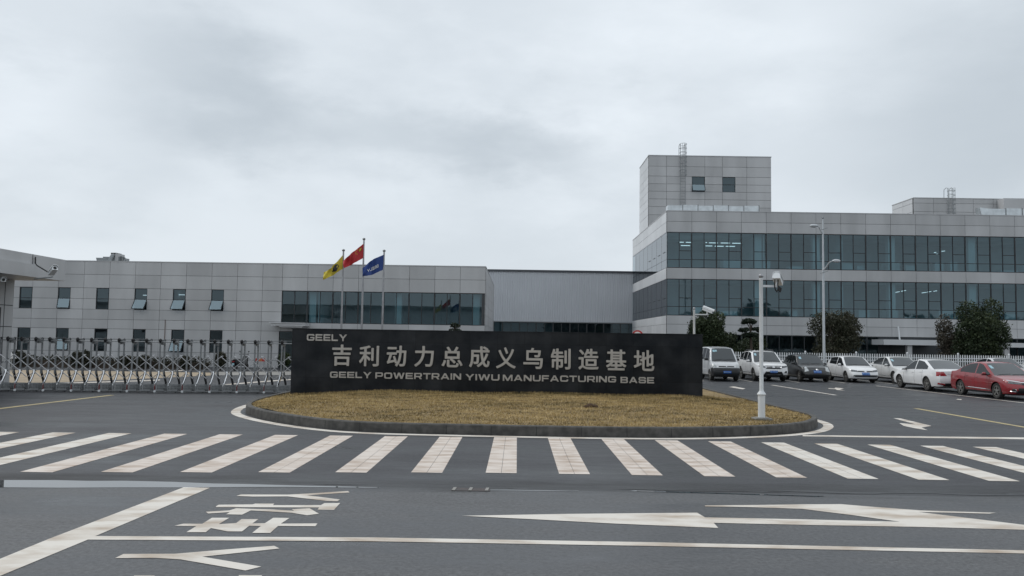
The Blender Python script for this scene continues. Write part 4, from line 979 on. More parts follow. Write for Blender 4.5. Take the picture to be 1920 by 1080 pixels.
# ------------------------------------------------------------------ flag poles and flags
FY = 34.0
def flagpole(px_top, py_top, px_bot, label, fcol):
    t = P(px_top, py_top, FY); b = P(px_bot, 617, FY); zl = .3
    k = (t.x - b.x) / (t.z - b.z); x0 = (t.x + b.x) / 2
    p = thing('flagpole', label, 'flagpole', (x0, FY, zl), 0, 'flagpoles behind the sign wall')
    H = t.z - zl
    mb = MB(); mb.tube([(0, 0, 0), (0, 0, H)], [.052, .034], 12); mb.build('pole', M['steel'], p)
    mb = MB(); mb.lathe([(.001, H - .03), (.055, H - .02), (.065, H + .03), (.035, H + .06), (.001, H + .07)], (0, 0, 0), 'z', 12); mb.build('finial', M['steel_d'], p)
    mb = MB(); mb.lathe([(.14, 0), (.14, .03), (.07, .12), (.06, .14)], (0, 0, 0), 'z', 14); mb.build('base_flange', M['steel_d'], p)
    return p, x0
pl, fx1 = flagpole(644, 470, 640, 'thin steel flagpole flying the yellow flag', 0)
pc, fx2 = flagpole(682.5, 449, 678, 'tallest steel flagpole flying the red flag with stars', 0)
pr_, fx3 = flagpole(720, 471, 717, 'thin steel flagpole flying the dark blue flag', 0)
def flag(name, label, top, bot, xpole, material, seed):
    """cloth hung from the pole: top and bottom edges follow the photograph's outline, with folds in depth"""
    n, m = 26, 14; f = MB(); rng = random.Random(seed); ph = rng.random() * 6
    def edge(pts, t):
        k = t * (len(pts) - 1); i = min(int(k), len(pts) - 2); w = k - i
        return pts[i][0] * (1 - w) + pts[i + 1][0] * w, pts[i][1] * (1 - w) + pts[i + 1][1] * w
    vs = []
    for i in range(n + 1):
        t = i / n; a = edge(top, t); b = edge(bot, t)
        for j in range(m + 1):
            s = j / m; px = a[0] * (1 - s) + b[0] * s; py = a[1] * (1 - s) + b[1] * s
            q = P(px, py, FY); y = t * (.10 * math.sin(t * 9 + ph + s * 2.2) + .05 * math.sin(t * 21 - s * 5 + ph)) - .25 * t
            vs.append((q.x, FY - .06 + y, q.z))
    fs = [(i * (m + 1) + j, (i + 1) * (m + 1) + j, (i + 1) * (m + 1) + j + 1, i * (m + 1) + j + 1) for i in range(n) for j in range(m)]
    f.add(vs, fs); o = f.build(name, M[material], None, ang=180, recalc=False)
    tag(o, label, 'flag', 'flags flying behind the sign wall')
    grid = lambda t, s: Vector(vs[0]) if False else _gp(vs, n, m, t, s)
    return o, grid
def _gp(vs, n, m, t, s):
    a = t * n; b = s * m; i = min(int(a), n - 1); j = min(int(b), m - 1); u = a - i; w = b - j
    g = lambda i, j: Vector(vs[i * (m + 1) + j])
    return (g(i, j) * (1 - u) + g(i + 1, j) * u) * (1 - w) + (g(i, j + 1) * (1 - u) + g(i + 1, j + 1) * u) * w
Z7f = lambda pts: [(580 + x / 5.4, 430 + y / 5.4) for x, y in pts]
fy, gy = flag('flag', 'yellow flag with a dark crest drooping from the left pole', Z7f([(341, 262), (285, 335), (225, 400), (166, 440)]), Z7f([(340, 402), (300, 432), (235, 478), (163, 520)]), fx1, 'flag_yellow', 1)
fr, gr_ = flag('flag', 'red flag with yellow stars blowing from the tallest pole', Z7f([(552, 146), (490, 200), (425, 262), (350, 326)]), Z7f([(548, 292), (490, 330), (430, 366), (372, 400)]), fx2, 'flag_red', 2)
fb_, gb = flag('flag', 'dark blue flag with white lettering blowing from the right pole', Z7f([(755, 258), (690, 290), (625, 325), (556, 400)]), Z7f([(747, 412), (690, 440), (630, 470), (556, 482)]), fx3, 'flag_blue', 3)
def on_flag(g, polys, name, material, parent, off=-.012):
    mb = MB()
    for poly in polys:
        mb.sheet([g(max(0, min(1, t)), max(0, min(1, s))) + Vector((0, off, 0)) for t, s in poly])
        mb.sheet([g(max(0, min(1, t)), max(0, min(1, s))) + Vector((0, -off, 0)) for t, s in poly])
    o = mb.build(name, M[material], None, smooth=False, recalc=False); o.parent = parent; return o
def star(t, s, rt, rs_): return [(t + rt * (1 if k % 2 == 0 else .42) * math.sin(k * math.pi / 5), s - rs_ * (1 if k % 2 == 0 else .42) * math.cos(k * math.pi / 5)) for k in range(10)]
on_flag(gr_, [star(.17, .25, .10, .15)] + [star(t, s, .03, .05) for t, s in ((.32, .1), (.39, .2), (.39, .34), (.32, .44))], 'star', 'flag_yellow', fr)
on_flag(gy, [[(.42 + .17 * math.cos(a) * (1 + .18 * math.sin(5 * a)), .48 + .30 * math.sin(a) * (1 + .15 * math.cos(4 * a))) for a in [k * math.pi / 12 for k in range(24)]]], 'crest', 'blackp', fy)
# the blue flag's word shows through reversed, as the flag blows to the left
bl = [ [(0, 0), (0, 1), (.2, 1), (.2, 0)] ]
word = []; u = .24
for ch in 'GEELY':
    w_, outl = GL[ch][0], GL[ch][1]
    for o_ in outl: word.append([(u + px * .080, .60 - (py - .5) * .20) for px, py in o_])
    u += (w_ + GAP) * .080
on_flag(gb, word, 'raised_lettering', 'sign_white', fb_)

# ------------------------------------------------------------------ camera poles
def cctv_pole(label, base, H, s=1., facing=None, arm=.42, away=True):
    p = thing('camera_pole', label, 'camera pole', base, 0, 'white surveillance camera poles')
    mb = MB(); mb.box(-.22 * s, .22 * s, -.2, .2, -.02, .035); mb.box(-.16 * s, .16 * s, -.14, .14, .035, .05); mb.build('base_plate', M['pale'], p)
    mb = MB(); mb.lathe([(.088 * s, .04), (.088 * s, .60), (.108 * s, .61), (.108 * s, .635), (.06 * s, .70), (.050 * s, .74), (.047 * s, H - .14), (.053 * s, H - .13), (.053 * s, H - .11), (.03 * s, H - .10)], (0, 0, 0), 'z', 20); mb.build('pole', M['white_p'], p)
    mb = MB(); mb.ball((0, 0, H - .05), .058 * s, 16, 10); mb.build('pole_cap', M['steel'], p)
    za = H - .30
    mb = MB(); mb.box(.04, arm, -.025, .025, za - .03, za + .025); mb.build('arm', M['white_p'], p)
    if away:
        c = camera_head('security_camera', p, (arm - .07, -.12, za + .26), (.42, .80, -.40), .40, .095)
        mb = MB(); mb.tube([(arm - .03, 0, za), (arm - .0, .02, za + .12)], .03, 8); mb.build('camera_bracket', M['white_p'], c)
        for dx in (-.10, -.02):
            mb = MB(); mb.tube([(arm + dx, -.1, za + .16), (arm + dx - .01, -.11, za + .0), (arm + dx + .01, -.1, za - .10), (arm + dx + .06, -.08, za - .15), (arm + dx + .09, -.05, za - .08), (arm + .05, -.02, za - .02)], .016, 7); mb.build('camera_cable', M['black'], c)
        mb = MB(); mb.box(arm - .0, arm + .08, -.06, .02, za - .11, za - .04); mb.build('junction_box', M['blackp'], c)
    else:
        c = camera_head('security_camera', p, (arm - .20, .1, za + .28), (.80, -.45, -.36), .46, .10)
        mb = MB(); mb.tube([(arm - .05, 0, za), (arm - .05, 0, za + .16)], .035, 8); mb.build('camera_bracket', M['white_p'], c)
    return p
b = G(1428, 787.5, lawn_z(5.95, 20.2))
cctv_pole('tall white camera pole standing on the lawn by its rounded kerb, near the walker crossing', (b.x, b.y, lawn_z(b.x, b.y)), P(1431, 514, b.y).z - lawn_z(b.x, b.y), 1.0)
b = P(1301.5, 620, 36); H2 = P(1301.5, 576.5, 36).z
cctv_pole('white camera pole rising behind the right end of the sign wall', (b.x, 36, .3), H2 - .3, 1.0, arm=.62, away=False)

# round speed sign behind the wall
p = P(1195.3, 630, 40)
s_ = thing('speed_sign', 'round red and white speed sign showing just above the sign wall', 'road sign', (p.x, 40, 0))
mb = MB(); mb.tube([(0, .02, .0), (0, .02, p.z + .1)], .03, 8); mb.build('post', M['galv'], s_)
mb = MB(); mb.lathe([(.001, 0), (.29, 0), (.29, -.012), (.001, -.012)], (0, 0, p.z), 'y', 32); mb.build('sign_plate', M['sign_white'], s_)
mb = MB()
n = 32
for k in range(n):
    a0, a1 = 2 * math.pi * k / n, 2 * math.pi * (k + 1) / n
    mb.sheet([(r * math.cos(a), -.016, p.z + r * math.sin(a)) for r, a in ((.21, a0), (.285, a0), (.285, a1), (.21, a1))])
mb.build('red_ring', M['sign_red'], s_, smooth=False)
put(text_mesh('5', .17, .25, .004, M['black'], .03, 'digit'), 'digit', s_, (-.085, -.014, p.z - .125))

# ------------------------------------------------------------------ street lamp
ly_ = 51.0; b = P(1547, 680, ly_); top = P(1541.3, 407, ly_)
lp = thing('street_lamp', 'tall pale grey street lamp with two cobra heads beside the white picket fence', 'street lamp', (b.x - .06, ly_, 0))
H = top.z
mb = MB(); mb.tube([(0, 0, 0), (0, 0, H * .62), (-.0, 0, H - .12)], [.085, .066, .042], 16); mb.build('pole', M['pole_grey'], lp)
mb = MB(); mb.lathe([(.18, 0), (.18, .04), (.115, .10), (.105, 1.0), (.09, 1.02)], (0, 0, 0), 'z', 16); mb.build('base_cover', M['pole_grey'], lp)
mb = MB(); mb.ball((0, 0, H - .05), .07, 12, 8); mb.build('finial', M['galv'], lp)
def head(sgn, zc, arm, dep):
    mb = MB(); mb.tube([(0, 0, zc - .45), (sgn * arm * .35, -dep * .35, zc - .30), (sgn * arm * .7, -dep * .7, zc - .05), (sgn * arm, -dep, zc)], [.05, .045, .04, .035], 8)
    a = mb.build('lamp_arm', M['pole_grey'], lp)
    mb = MB(); mb.ball((sgn * (arm + .25), -dep - .05, zc + .02), .26, 14, 8, 1.0, .55, .38); mb.build('lamp_head', M['pole_grey'], a)
    mb = MB(); mb.ball((sgn * (arm + .27), -dep - .05, zc - .04), .20, 12, 8, 1.0, .5, .30); mb.build('lamp_glass', M['lens_clear'], a)
head(-1, P(1523, 425, ly_).z, .42, .25); head(1, P(1553, 493, ly_).z, .12, 1.1)
for z in (P(1548, 430, ly_).z, P(1537, 511, ly_).z):
    mb = MB(); mb.tube([(-.2, 0, z - .05), (0, -.06, z), (.3, 0, z + .10)], .02, 6); mb.build('bracket', M['galv'], lp)

# ------------------------------------------------------------------ picket fence
FZ = 52.0
fn = thing('picket_fence', 'white metal picket fence running behind the row of parked cars', 'fence', (0, FZ, 0))
sp = 95.2 * FZ / FOC
x0 = P(1510, 660, FZ).x - sp * 3
panel_b = MB(); npk = 22
for k in range(1, npk):
    x = sp * k / npk
    panel_b.tube([(x, 0, .12), (x, 0, 1.53), (x, 0, 1.585)], [.027, .027, .010], 6)
for z in (1.36, 1.17, .32): panel_b.box(.05, sp - .05, -.018, .018, z - .022, z + .022)
pm = panel_b.mesh('fence_panel', M['white_p'])
pb = MB(); pb.tube([(0, 0, 0), (0, 0, 1.56), (0, 0, 1.60)], [.055, .055, .065], 10); pb.ball((0, 0, 1.64), .062, 10, 8)
pom = pb.mesh('fence_post', M['white_p'])
for k in range(12):
    put(pom, 'fence_post', fn, (x0 + sp * k, 0, 0))
    if k < 11: put(pm, 'fence_panel', fn, (x0 + sp * k, 0, 0))

# ------------------------------------------------------------------ trees and shrubs
def leaves(name, blobs, n, size, material, seed, parent=None, flat=.0, rag=.35):
    """crown of many small leaf clumps: blobs = (cx, cy, cz, rx, ry, rz) lobes, leaves denser towards the rim, ragged edge"""
    rs = np.random.RandomState(seed); per = np.array([b[3] * b[4] * b[5] for b in blobs]) ** .75; per = (per / per.sum() * n).astype(int) + 1
    Ps = []; T = []
    for b, k in zip(blobs, per):
        d = rs.randn(k, 3); d /= np.linalg.norm(d, axis=1)[:, None]
        # clumps on the lobe so that light shows between them
        cl = rs.randn(26, 3); cl /= np.linalg.norm(cl, axis=1)[:, None]
        dot = d @ cl.T; near = dot.max(1)
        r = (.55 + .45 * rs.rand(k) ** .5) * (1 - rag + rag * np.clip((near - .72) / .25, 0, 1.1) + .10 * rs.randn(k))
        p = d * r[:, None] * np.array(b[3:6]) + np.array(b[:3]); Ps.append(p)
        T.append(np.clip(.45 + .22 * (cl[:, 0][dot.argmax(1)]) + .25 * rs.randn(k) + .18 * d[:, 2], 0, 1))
    Pn = np.concatenate(Ps); T = np.concatenate(T); k = len(Pn)
    a = rs.randn(k, 3); a /= np.linalg.norm(a, axis=1)[:, None]; b2 = rs.randn(k, 3); b2 -= a * (a * b2).sum(1)[:, None]; b2 /= np.linalg.norm(b2, axis=1)[:, None]
    s = size * (.6 + .8 * rs.rand(k))[:, None]
    V = np.stack([Pn - a * s, Pn - b2 * s * .45, Pn + a * s, Pn + b2 * s * .45], 1)
    me = bpy.data.meshes.new(name); me.vertices.add(4 * k); me.loops.add(4 * k); me.polygons.add(k)
    me.vertices.foreach_set('co', V.reshape(-1)); me.loops.foreach_set('vertex_index', np.arange(4 * k)); me.polygons.foreach_set('loop_start', np.arange(k) * 4); me.update(calc_edges=True)
    at = me.attributes.new('tone', 'FLOAT', 'FACE'); at.data.foreach_set('value', T.astype(np.float32))
    me.materials.append(M[material]); o = bpy.data.objects.new(name, me); col.objects.link(o)
    if parent: o.parent = parent
    return o
def lobes(w, d, z0, z1, n, seed):
    rng = random.Random(seed); o = [(0, 0, (z0 + z1) / 2, w * .40, d * .40, (z1 - z0) * .42)]
    for i in range(n):
        a = 2 * math.pi * i / n + rng.uniform(-.4, .4); f = rng.uniform(.08, .95); z = z0 + (z1 - z0) * f
        sw = math.sqrt(max(.05, 1 - ((f - .42) / .62) ** 2)); rr = rng.uniform(.20, .30)
        o.append((math.cos(a) * w * (.5 - rr * .8) * sw, math.sin(a) * d * (.5 - rr * .8) * sw, z, w * rr, d * rr, (z1 - z0) * rr * .85))
    return o
def tree(name, label, px0, px1, pyt, Y, z0, n, material, seed, cat='tree', size=.082, stems=3, group=None, nl=11):
    xa, xb = P(px0, 640, Y).x, P(px1, 640, Y).x; zt = P((px0 + px1) / 2, pyt, Y).z; w = xb - xa
    t = thing(name, label, cat, ((xa + xb) / 2, Y, 0), 0, group)
    rng = random.Random(seed); mb = MB()
    mb.tube([(0, 0, -.1), (.03, 0, z0 * .5), (0, 0, z0 + .2)], [.13, .11, .09], 8)
    for i in range(stems * 2):
        a = rng.uniform(0, 6.28); f = rng.uniform(.55, .95)
        mb.tube([(0, 0, z0 * rng.uniform(.4, 1)), (math.cos(a) * w * .12, math.sin(a) * w * .12, z0 + (zt - z0) * .3), (math.cos(a) * w * .30 * f, math.sin(a) * w * .3 * f, z0 + (zt - z0) * f * .9)], [.06, .045, .015], 6)
    mb.build('trunk', M['char'], t)
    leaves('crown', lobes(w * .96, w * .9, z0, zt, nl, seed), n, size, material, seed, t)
    return t
tree('broadleaf_tree', 'dense dark tree behind the silver van and the far camera pole', 1288, 1366, 591, 56, .5, 15000, 'leaf', 3)
tree('broadleaf_tree', 'round olive tree just behind the tall street lamp and the fence', 1512, 1619, 593, 58, .4, 14000, 'leaf_o', 5, nl=14)
tree('broadleaf_tree', 'largest dense green tree, taller than the brownish one beside it', 1790, 1890, 572, 57, .5, 21000, 'leaf', 8, nl=14)
tree('broadleaf_tree', 'sparse brownish tree touching the left side of the largest green tree', 1752, 1806, 604, 58.5, .5, 5200, 'leaf_b', 11, size=.08)
# dark shrubs between first tree and glass
tree('clipped_shrub', 'low dark shrub under the layered pine behind the white sport utility car', 1372, 1438, 624, 58, .2, 4200, 'leaf', 14, 'shrub', nl=8)
tree('clipped_shrub', 'low dark shrub filling the gap between the dense tree and the pine', 1345, 1392, 628, 57.2, .2, 3000, 'leaf', 15, 'shrub', nl=7)
# layered pine
PYY = 56.5; q = P(1407, 640, PYY)
pn = thing('layered_pine', 'small cloud pruned pine with flat tiers before the office spandrel', 'pine tree', (q.x, PYY, 0))
rel = lambda px, py: (P(px, py, PYY).x - q.x, P(px, py, PYY).z)
a = rel(1407, 628); b2 = rel(1408, 613); c3 = rel(1404, 603)
mb = MB(); mb.tube([(0, 0, 0), (.1, 0, a[1] * .5), (a[0], 0, a[1]), (b2[0], 0, b2[1]), (c3[0], 0, c3[1])], [.12, .1, .075, .06, .03], 8)
for e in ((1393, 619), (1420, 617), (1396, 604), (1414, 603)):
    r_ = rel(*e); mb.tube([(b2[0], 0, b2[1] - .25), (r_[0] * .6, 0, r_[1] - .02), (r_[0], 0, r_[1])], [.045, .03, .015], 6)
mb.build('trunk', M['char'], pn)
def tier(px, py, wpx, hpx): r_ = rel(px, py); k = PYY / FOC; return (r_[0], 0, r_[1], wpx * k / 2, wpx * k / 2, hpx * k / 2)
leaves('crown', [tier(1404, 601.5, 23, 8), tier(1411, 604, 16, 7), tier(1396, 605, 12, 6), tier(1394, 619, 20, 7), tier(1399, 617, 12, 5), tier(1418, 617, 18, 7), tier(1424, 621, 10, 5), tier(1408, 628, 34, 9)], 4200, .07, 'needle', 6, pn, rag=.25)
# small umbrella pine behind the sign
TY2 = 33.0; q = P(853, 640, TY2)
um = thing('umbrella_pine', 'small flat topped pine peeping over the sign wall below the glazed band', 'pine tree', (q.x, TY2, .3))
z_ = lambda py: P(853, py, TY2).z - .3
mb = MB(); mb.tube([(0, 0, 0), (.05, 0, 1.2), (-.02, 0, z_(618)), (.0, 0, z_(611))], [.08, .07, .04, .03], 8); mb.tube([(0, 0, z_(622)), (.1, 0, z_(617)), (.14, 0, z_(613))], [.03, .02, .01], 6); mb.build('trunk', M['char'], um)
k = TY2 / FOC
leaves('crown', [(0, 0, z_(611), 9.5 * k, 9.5 * k, 4.0 * k), (-.03, 0, z_(608.5), 6 * k, 6 * k, 3 * k), (-.12, 0, z_(619.5), 6 * k, 6 * k, 3.5 * k), (.10, 0, z_(619), 6 * k, 6 * k, 3.2 * k), (0, 0, 1.0, .5, .5, .5)], 3600, .045, 'needle', 9, um, rag=.2)
# hedge and shrubs behind the gate
HYY = 52.0
hx0, hx1 = P(-90, 670, HYY).x, P(392, 670, HYY).x
hd = thing('clipped_hedge', 'long low dark hedge at the foot of the low block behind the gate', 'hedge', ((hx0 + hx1) / 2, HYY, 0))
w = (hx1 - hx0) / 2
mb = MB(); mb.box(-w + .1, w - .1, -.28, .28, 0, .42); mb.build('hedge_core', M['char'], hd)
rngh = random.Random(8)
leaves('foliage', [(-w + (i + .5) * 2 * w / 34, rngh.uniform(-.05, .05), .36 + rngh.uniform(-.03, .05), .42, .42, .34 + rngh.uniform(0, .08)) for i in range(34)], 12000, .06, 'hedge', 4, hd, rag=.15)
def shrub(px0, px1, pyt, Y, label, n=2600, mt='hedge', seed=1, group=None):
    xa, xb = P(px0, 680, Y).x, P(px1, 680, Y).x; zt = P((px0 + px1) / 2, pyt, Y).z; w = xb - xa
    s = thing('round_shrub', label, 'shrub', ((xa + xb) / 2, Y, 0), 0, group)
    mb = MB(); mb.tube([(0, 0, 0), (0, 0, zt * .5)], [.06, .04], 6)
    for a in (0, 2, 4): mb.tube([(0, 0, zt * .2), (math.cos(a) * w * .25, math.sin(a) * w * .25, zt * .7)], [.03, .012], 5)
    mb.build('trunk', M['char'], s)
    leaves('crown', [(0, 0, zt * .52, w * .46, w * .42, zt * .44), (-w * .2, 0, zt * .6, w * .28, w * .3, zt * .32), (w * .2, .05, zt * .55, w * .3, w * .3, zt * .36)], n, .055, mt, seed, s, rag=.18)
gsh = 'shrubs behind the folding gate'
shrub(20, 46, 655, 51, 'dark round shrub behind the gate beside the gatehouse wall', seed=2, group=gsh)
shrub(134, 152, 657, 51, 'dark round shrub left in the touching pair behind the gate', seed=3, group=gsh)
shrub(151, 170, 655, 51.2, 'dark round shrub right in the touching pair behind the gate', seed=4, group=gsh)
shrub(224, 247, 665, 51, 'low spreading shrub under the fourth lower window behind the gate', seed=5, group=gsh)
shrub(258, 282, 664, 51, 'broad dark shrub between the fourth and fifth lower windows', seed=6, group=gsh)
shrub(338, 356, 666, 51, 'small shrub below the open lower window sash behind the gate', seed=7, group=gsh)
shrub(402, 424, 658, 50.5, 'tallest shrub behind the gate, just left of the black scooter', seed=8, group=gsh)
shrub(520, 545, 659, 53.5, 'green shrub beside the glass entrance door behind the gate', seed=9, mt='leaf', group=gsh)
p = P(21, 672, 45)
sb = thing('warning_board', 'small white tilted board behind the gate beside the gatehouse', 'board', (p.x, 45, 0))
mb = MB(); a = P(20, 660, 45); b2 = P(30.5, 672, 45); c3 = P(20, 673, 45)
mb.prism([(a.x - p.x - .3, 0, a.z), (a.x - p.x, 0, a.z), (b2.x - p.x, 0, b2.z), (c3.x - p.x - .3, 0, c3.z)], (0, .03, 0)); mb.build('board', M['white_p'], sb, smooth=False)
mb = MB(); mb.tube([(0, .05, 0), (0, .05, c3.z)], .025, 6); mb.tube([(-.25, .3, 0), (-.1, .05, c3.z)], .02, 6); mb.build('stand', M['galv'], sb)

# far trees added out of view behind the viewpoint, for the glazing to mirror
rngt = random.Random(5); bl = []
for i in range(24):
    x = 12 + i * 5.2 + rngt.uniform(-2, 2); h = rngt.uniform(6.2, 9.2) * (1.25 if 4 < i < 9 else 1)
    bl.append((x, -40 + rngt.uniform(-4, 4), h * .5, rngt.uniform(3.4, 5.2), 3, h * .5))
db = thing('added_warehouse', 'long pale grey block across the road, added unseen for the glazed bands to mirror', 'added_warehouse', (-70, -42, 0))  # added only as something pale for the glass to reflect
mb = MB(); mb.box(-75, 80, -12, 0, 0, 7.6); mb.build('wall', M['panel_l'], db)
mb = MB(); mb.box(-75.3, 80.3, -12.3, .3, 7.6, 8.2); mb.build('roof', M['galv'], db)
for k in range(15):
    mb = MB(); mb.box(-70 + k * 10, -66.5 + k * 10, .01, .06, 2.6, 4.4); mb.build('window', M['frame'], db)
o = leaves('added_far_trees', bl, 40000, .8, 'leaf_far_hazed', 77, None, rag=.15); tag(o, kind='stuff')

# ------------------------------------------------------------------ cars
def paint_mat(name, c, rough=.28, dirt=None, metal=0.):
    m = mat(name, c, rough, metal, .5, c2=dirt or tuple(x * .85 for x in c), vscale=1.6, vdetail=7, coat=.7, lo=.42, hi=.8); return m
M['car_white'] = paint_mat('car_paint_white', (.80, .80, .80))
M['car_pearl'] = paint_mat('car_paint_pearl', (.68, .68, .67))
M['car_silver'] = paint_mat('car_paint_silver', (.58, .59, .60), metal=.1)
M['car_black'] = paint_mat('car_paint_black', (.008, .009, .010), dirt=(.016, .015, .014))
M['car_red'] = paint_mat('car_paint_red', (.27, .009, .016), rough=.36, dirt=(.17, .03, .03))
M['car_seam'] = mat('car_panel_gap', (.02, .02, .02), .8)

def interp(pts, x):
    if x <= pts[0][0]: return pts[0][1]
    for (a, b), (c, d) in zip(pts, pts[1:]):
        if x <= c:
            t = (x - a) / (c - a) if c > a else 1; return b + (d - b) * t
    return pts[-1][1]
def smooth_interp(pts, x, h=.06):
    return (interp(pts, x - h) + 2 * interp(pts, x) + interp(pts, x + h)) / 4

def make_car(S, label, cat, loc, rz, group='cars parked in the yard'):
    L, Wd, H = S['L'], S['W'], S['H']; sill = S.get('sill', .22)
    a1, a2, rw = S['a1'], S['a2'], S['rw']; Ra = rw + S.get('arch', .055)
    dr = S['doors']
    root = thing('parked_car', label, cat, loc, rz, group)
    st = set([0, .03, .08, .16, .26, .38, L, L - .03, L - .08, L - .16, L - .26, L - .38])
    for k in range(int(L / .14)): st.add(round(.1 + k * .14, 3))
    st = {x for x in st if 0 <= x <= L and not any(abs(x - a) < Ra + .04 for a in (a1, a2)) and not any(abs(x - d) < .05 for d in dr)}
    for a in (a1, a2):
        for k in range(15): st.add(round(a - Ra * math.cos(math.pi * k / 14), 4))
        st.add(a - Ra - .02); st.add(a + Ra + .02)
    for d in dr:
        if not any(abs(d - a) < Ra + .03 for a in (a1, a2)): st.add(d)
    st = sorted(st)
    top = S['top']
    rf, rr = S.get('rf', .55), S.get('rr', .5); ef, er = S.get('ef', .80), S.get('er', .84)
    def hw(l):
        w = Wd / 2
        if l < rf: w *= 1 - (1 - ef) * ((rf - l) / rf) ** 2.3
        if l > L - rr: w *= 1 - (1 - er) * ((l - L + rr) / rr) ** 2.3
        return w
    def zb(l):
        z = sill + (.02 if l < .5 or l > L - .5 else 0)
        for a in (a1, a2):
            d = abs(l - a)
            if d < Ra: z = max(z, rw + math.sqrt(max(0, Ra * Ra - d * d)))
        return z
    def pull(l, z):
        zt = smooth_interp(top, l); q = max(0, min(1, (z - sill) / max(.2, zt - sill)))
        f = interp([(0, .10), (.22, .02), (.45, 0), (.7, .03), (1, S.get('nose', .12))], q); wgt = max(0, 1 - l / .4) ** 1.4
        b = interp([(0, .10), (.22, .01), (.45, 0), (.7, .05), (1, S.get('tailp', .10))], q); wb_ = max(0, 1 - (L - l) / .4) ** 1.4
        return f * wgt - b * wb_
    bulge = [(0, .925), (.2, .975), (.45, 1), (.66, .995), (.80, .985), (1, .945)]
    rows = [0, .12, .28, .45, .6, .72, .84, .94, 1.]
    V = []; F = []; nr = len(rows); full = []
    for l in st:
        zt = smooth_interp(top, l); zs = zt - .035; b0 = zb(l); h = hw(l); half = []
        for v in rows:
            z = b0 + (zs - b0) * v; rel = (z - sill) / (zs - sill); x = h * interp(bulge, rel); half.append((x, l + pull(l, z), z))
        xe = half[-1][0]
        half.append((xe - .022, l + pull(l, zt), zt - .008)); half.append((xe * .72, l + pull(l, zt), zt + .012)); half.append((xe * .36, l + pull(l, zt) - .0, zt + .022))
        full.append(half)
    n = len(full[0])
    for half in full:
        V += [(x, y, z) for x, y, z in half] + [(-x, y, z) for x, y, z in half[::-1]]
    ring_n = 2 * n
    door = {}
    for i in range(len(st) - 1):
        for k in range(ring_n - 1):
            f = (i * ring_n + k, i * ring_n + k + 1, (i + 1) * ring_n + k + 1, (i + 1) * ring_n + k)
            kk = k if k < n else ring_n - 2 - k; side = 0 if k < n - 1 else 1
            lm = (st[i] + st[i + 1]) / 2; key = None
            if kk < nr - 1:
                for di in range(len(dr) - 1):
                    if dr[di] <= lm <= dr[di + 1] and not any(abs(lm - a) < Ra for a in (a1, a2)): key = (di, side)
            door.setdefault(key, []).append(f)
    # nose and tail skins
    for end, i in ((0, 0), (1, len(st) - 1)):
        half = full[i]; sg = -1 if end == 0 else 1; prev = None; bow = S.get('bow', .07)
        for v in range(n):
            x, y, z = half[v]; ids = []
            for c in range(9):
                u = -1 + 2 * c / 8
                if c == 0: ids.append(i * ring_n + ring_n - 1 - v)
                elif c == 8: ids.append(i * ring_n + v)
                else: V.append((x * u, y + sg * bow * (1 - u * u) * min(1, x / (Wd * .3)), z)); ids.append(len(V) - 1)
            if prev:
                for c in range(8): door.setdefault(None, []).append((prev[c], prev[c + 1], ids[c + 1], ids[c]))
            prev = ids
    # cabin
    g0, g1, g2, g3 = S['gh']; zr1, zr, zr2 = S['roof']; bp = S['bp']; sg0, sg1 = S['sg']
    gs = sorted(set([g0, g0 + .12, g1, g2, g3 - .1, g3, sg0, sg1] + [b + d for b in bp for d in (-.035, .035)] + [g0 + (g1 - g0) * k / 5 for k in range(1, 5)] + [g1 + (g2 - g1) * k / 7 for k in range(1, 7)] + [g2 + (g3 - g2) * k / 4 for k in range(1, 4)]))
    gs = [x for i, x in enumerate(gs) if i == 0 or x - gs[i - 1] > 1e-4]
    tb = lambda l: smooth_interp(top, l) - .02
    rp = [(g0, tb(g0)), (g1, zr1), (g1 + (g2 - g1) * .35, zr), (g1 + (g2 - g1) * .7, zr - (zr - zr2) * .35), (g2, zr2), (g3, tb(g3))]
    tum = S.get('tum', .80); gw = S.get('gw', .935)
    sect = []
    for l in gs:
        b0 = tb(l); zt = max(b0 + .002, smooth_interp(rp, l, .05)) if g0 < l < g3 else b0 + .002
        wb_ = hw(l) * gw; ht = zt - b0; full_h = zr - b0
        xw = lambda z: wb_ * (1 - (1 - tum) * ((z - b0) / full_h) ** 1.15)
        e = min(.05, ht * .3)
        p = [(wb_ + .002, b0 - .02), (xw(b0 + ht * .06), b0 + ht * .06), (xw(b0 + ht * .45), b0 + ht * .45), (xw(b0 + ht * .5 + (ht - e) * .36), b0 + ht * .5 + (ht - e) * .36), (xw(zt - e), zt - e), (xw(zt) - .02, zt - .01), (xw(zt) - .09, zt + .006), (xw(zt) * .45, zt + .022), (0, zt + .028)]
        sect.append((p, l))
    m = len(sect[0][0]); GV = []; rn = 2 * m - 1
    for p, l in sect: GV += [(x, l, z) for x, z in p] + [(-x, l, z) for x, z in p[-2::-1]]
    groups = {}
    for i in range(len(gs) - 1):
        lm = (gs[i] + gs[i + 1]) / 2
        for k in range(rn - 1):
            kk = k if k < m - 1 else rn - 2 - k; side = 0 if k < m - 1 else 1
            f = (i * rn + k, i * rn + k + 1, (i + 1) * rn + k + 1, (i + 1) * rn + k); key = 'paint'
            if 1 <= kk <= 3 and sg0 <= lm <= sg1 and not any(abs(lm - b) < .036 for b in bp):
                key = ('side', side, sum(lm > b for b in bp))
            elif kk >= 6 and g0 < lm < g1 - .015: key = 'windshield'
            elif kk >= 6 and g2 + .03 < lm < g3 - S.get('rwm', 0): key = 'rear'
            groups.setdefault(key, []).append(f)
    sh = lambda vs: [(x, y - L / 2, z) for x, y, z in vs]
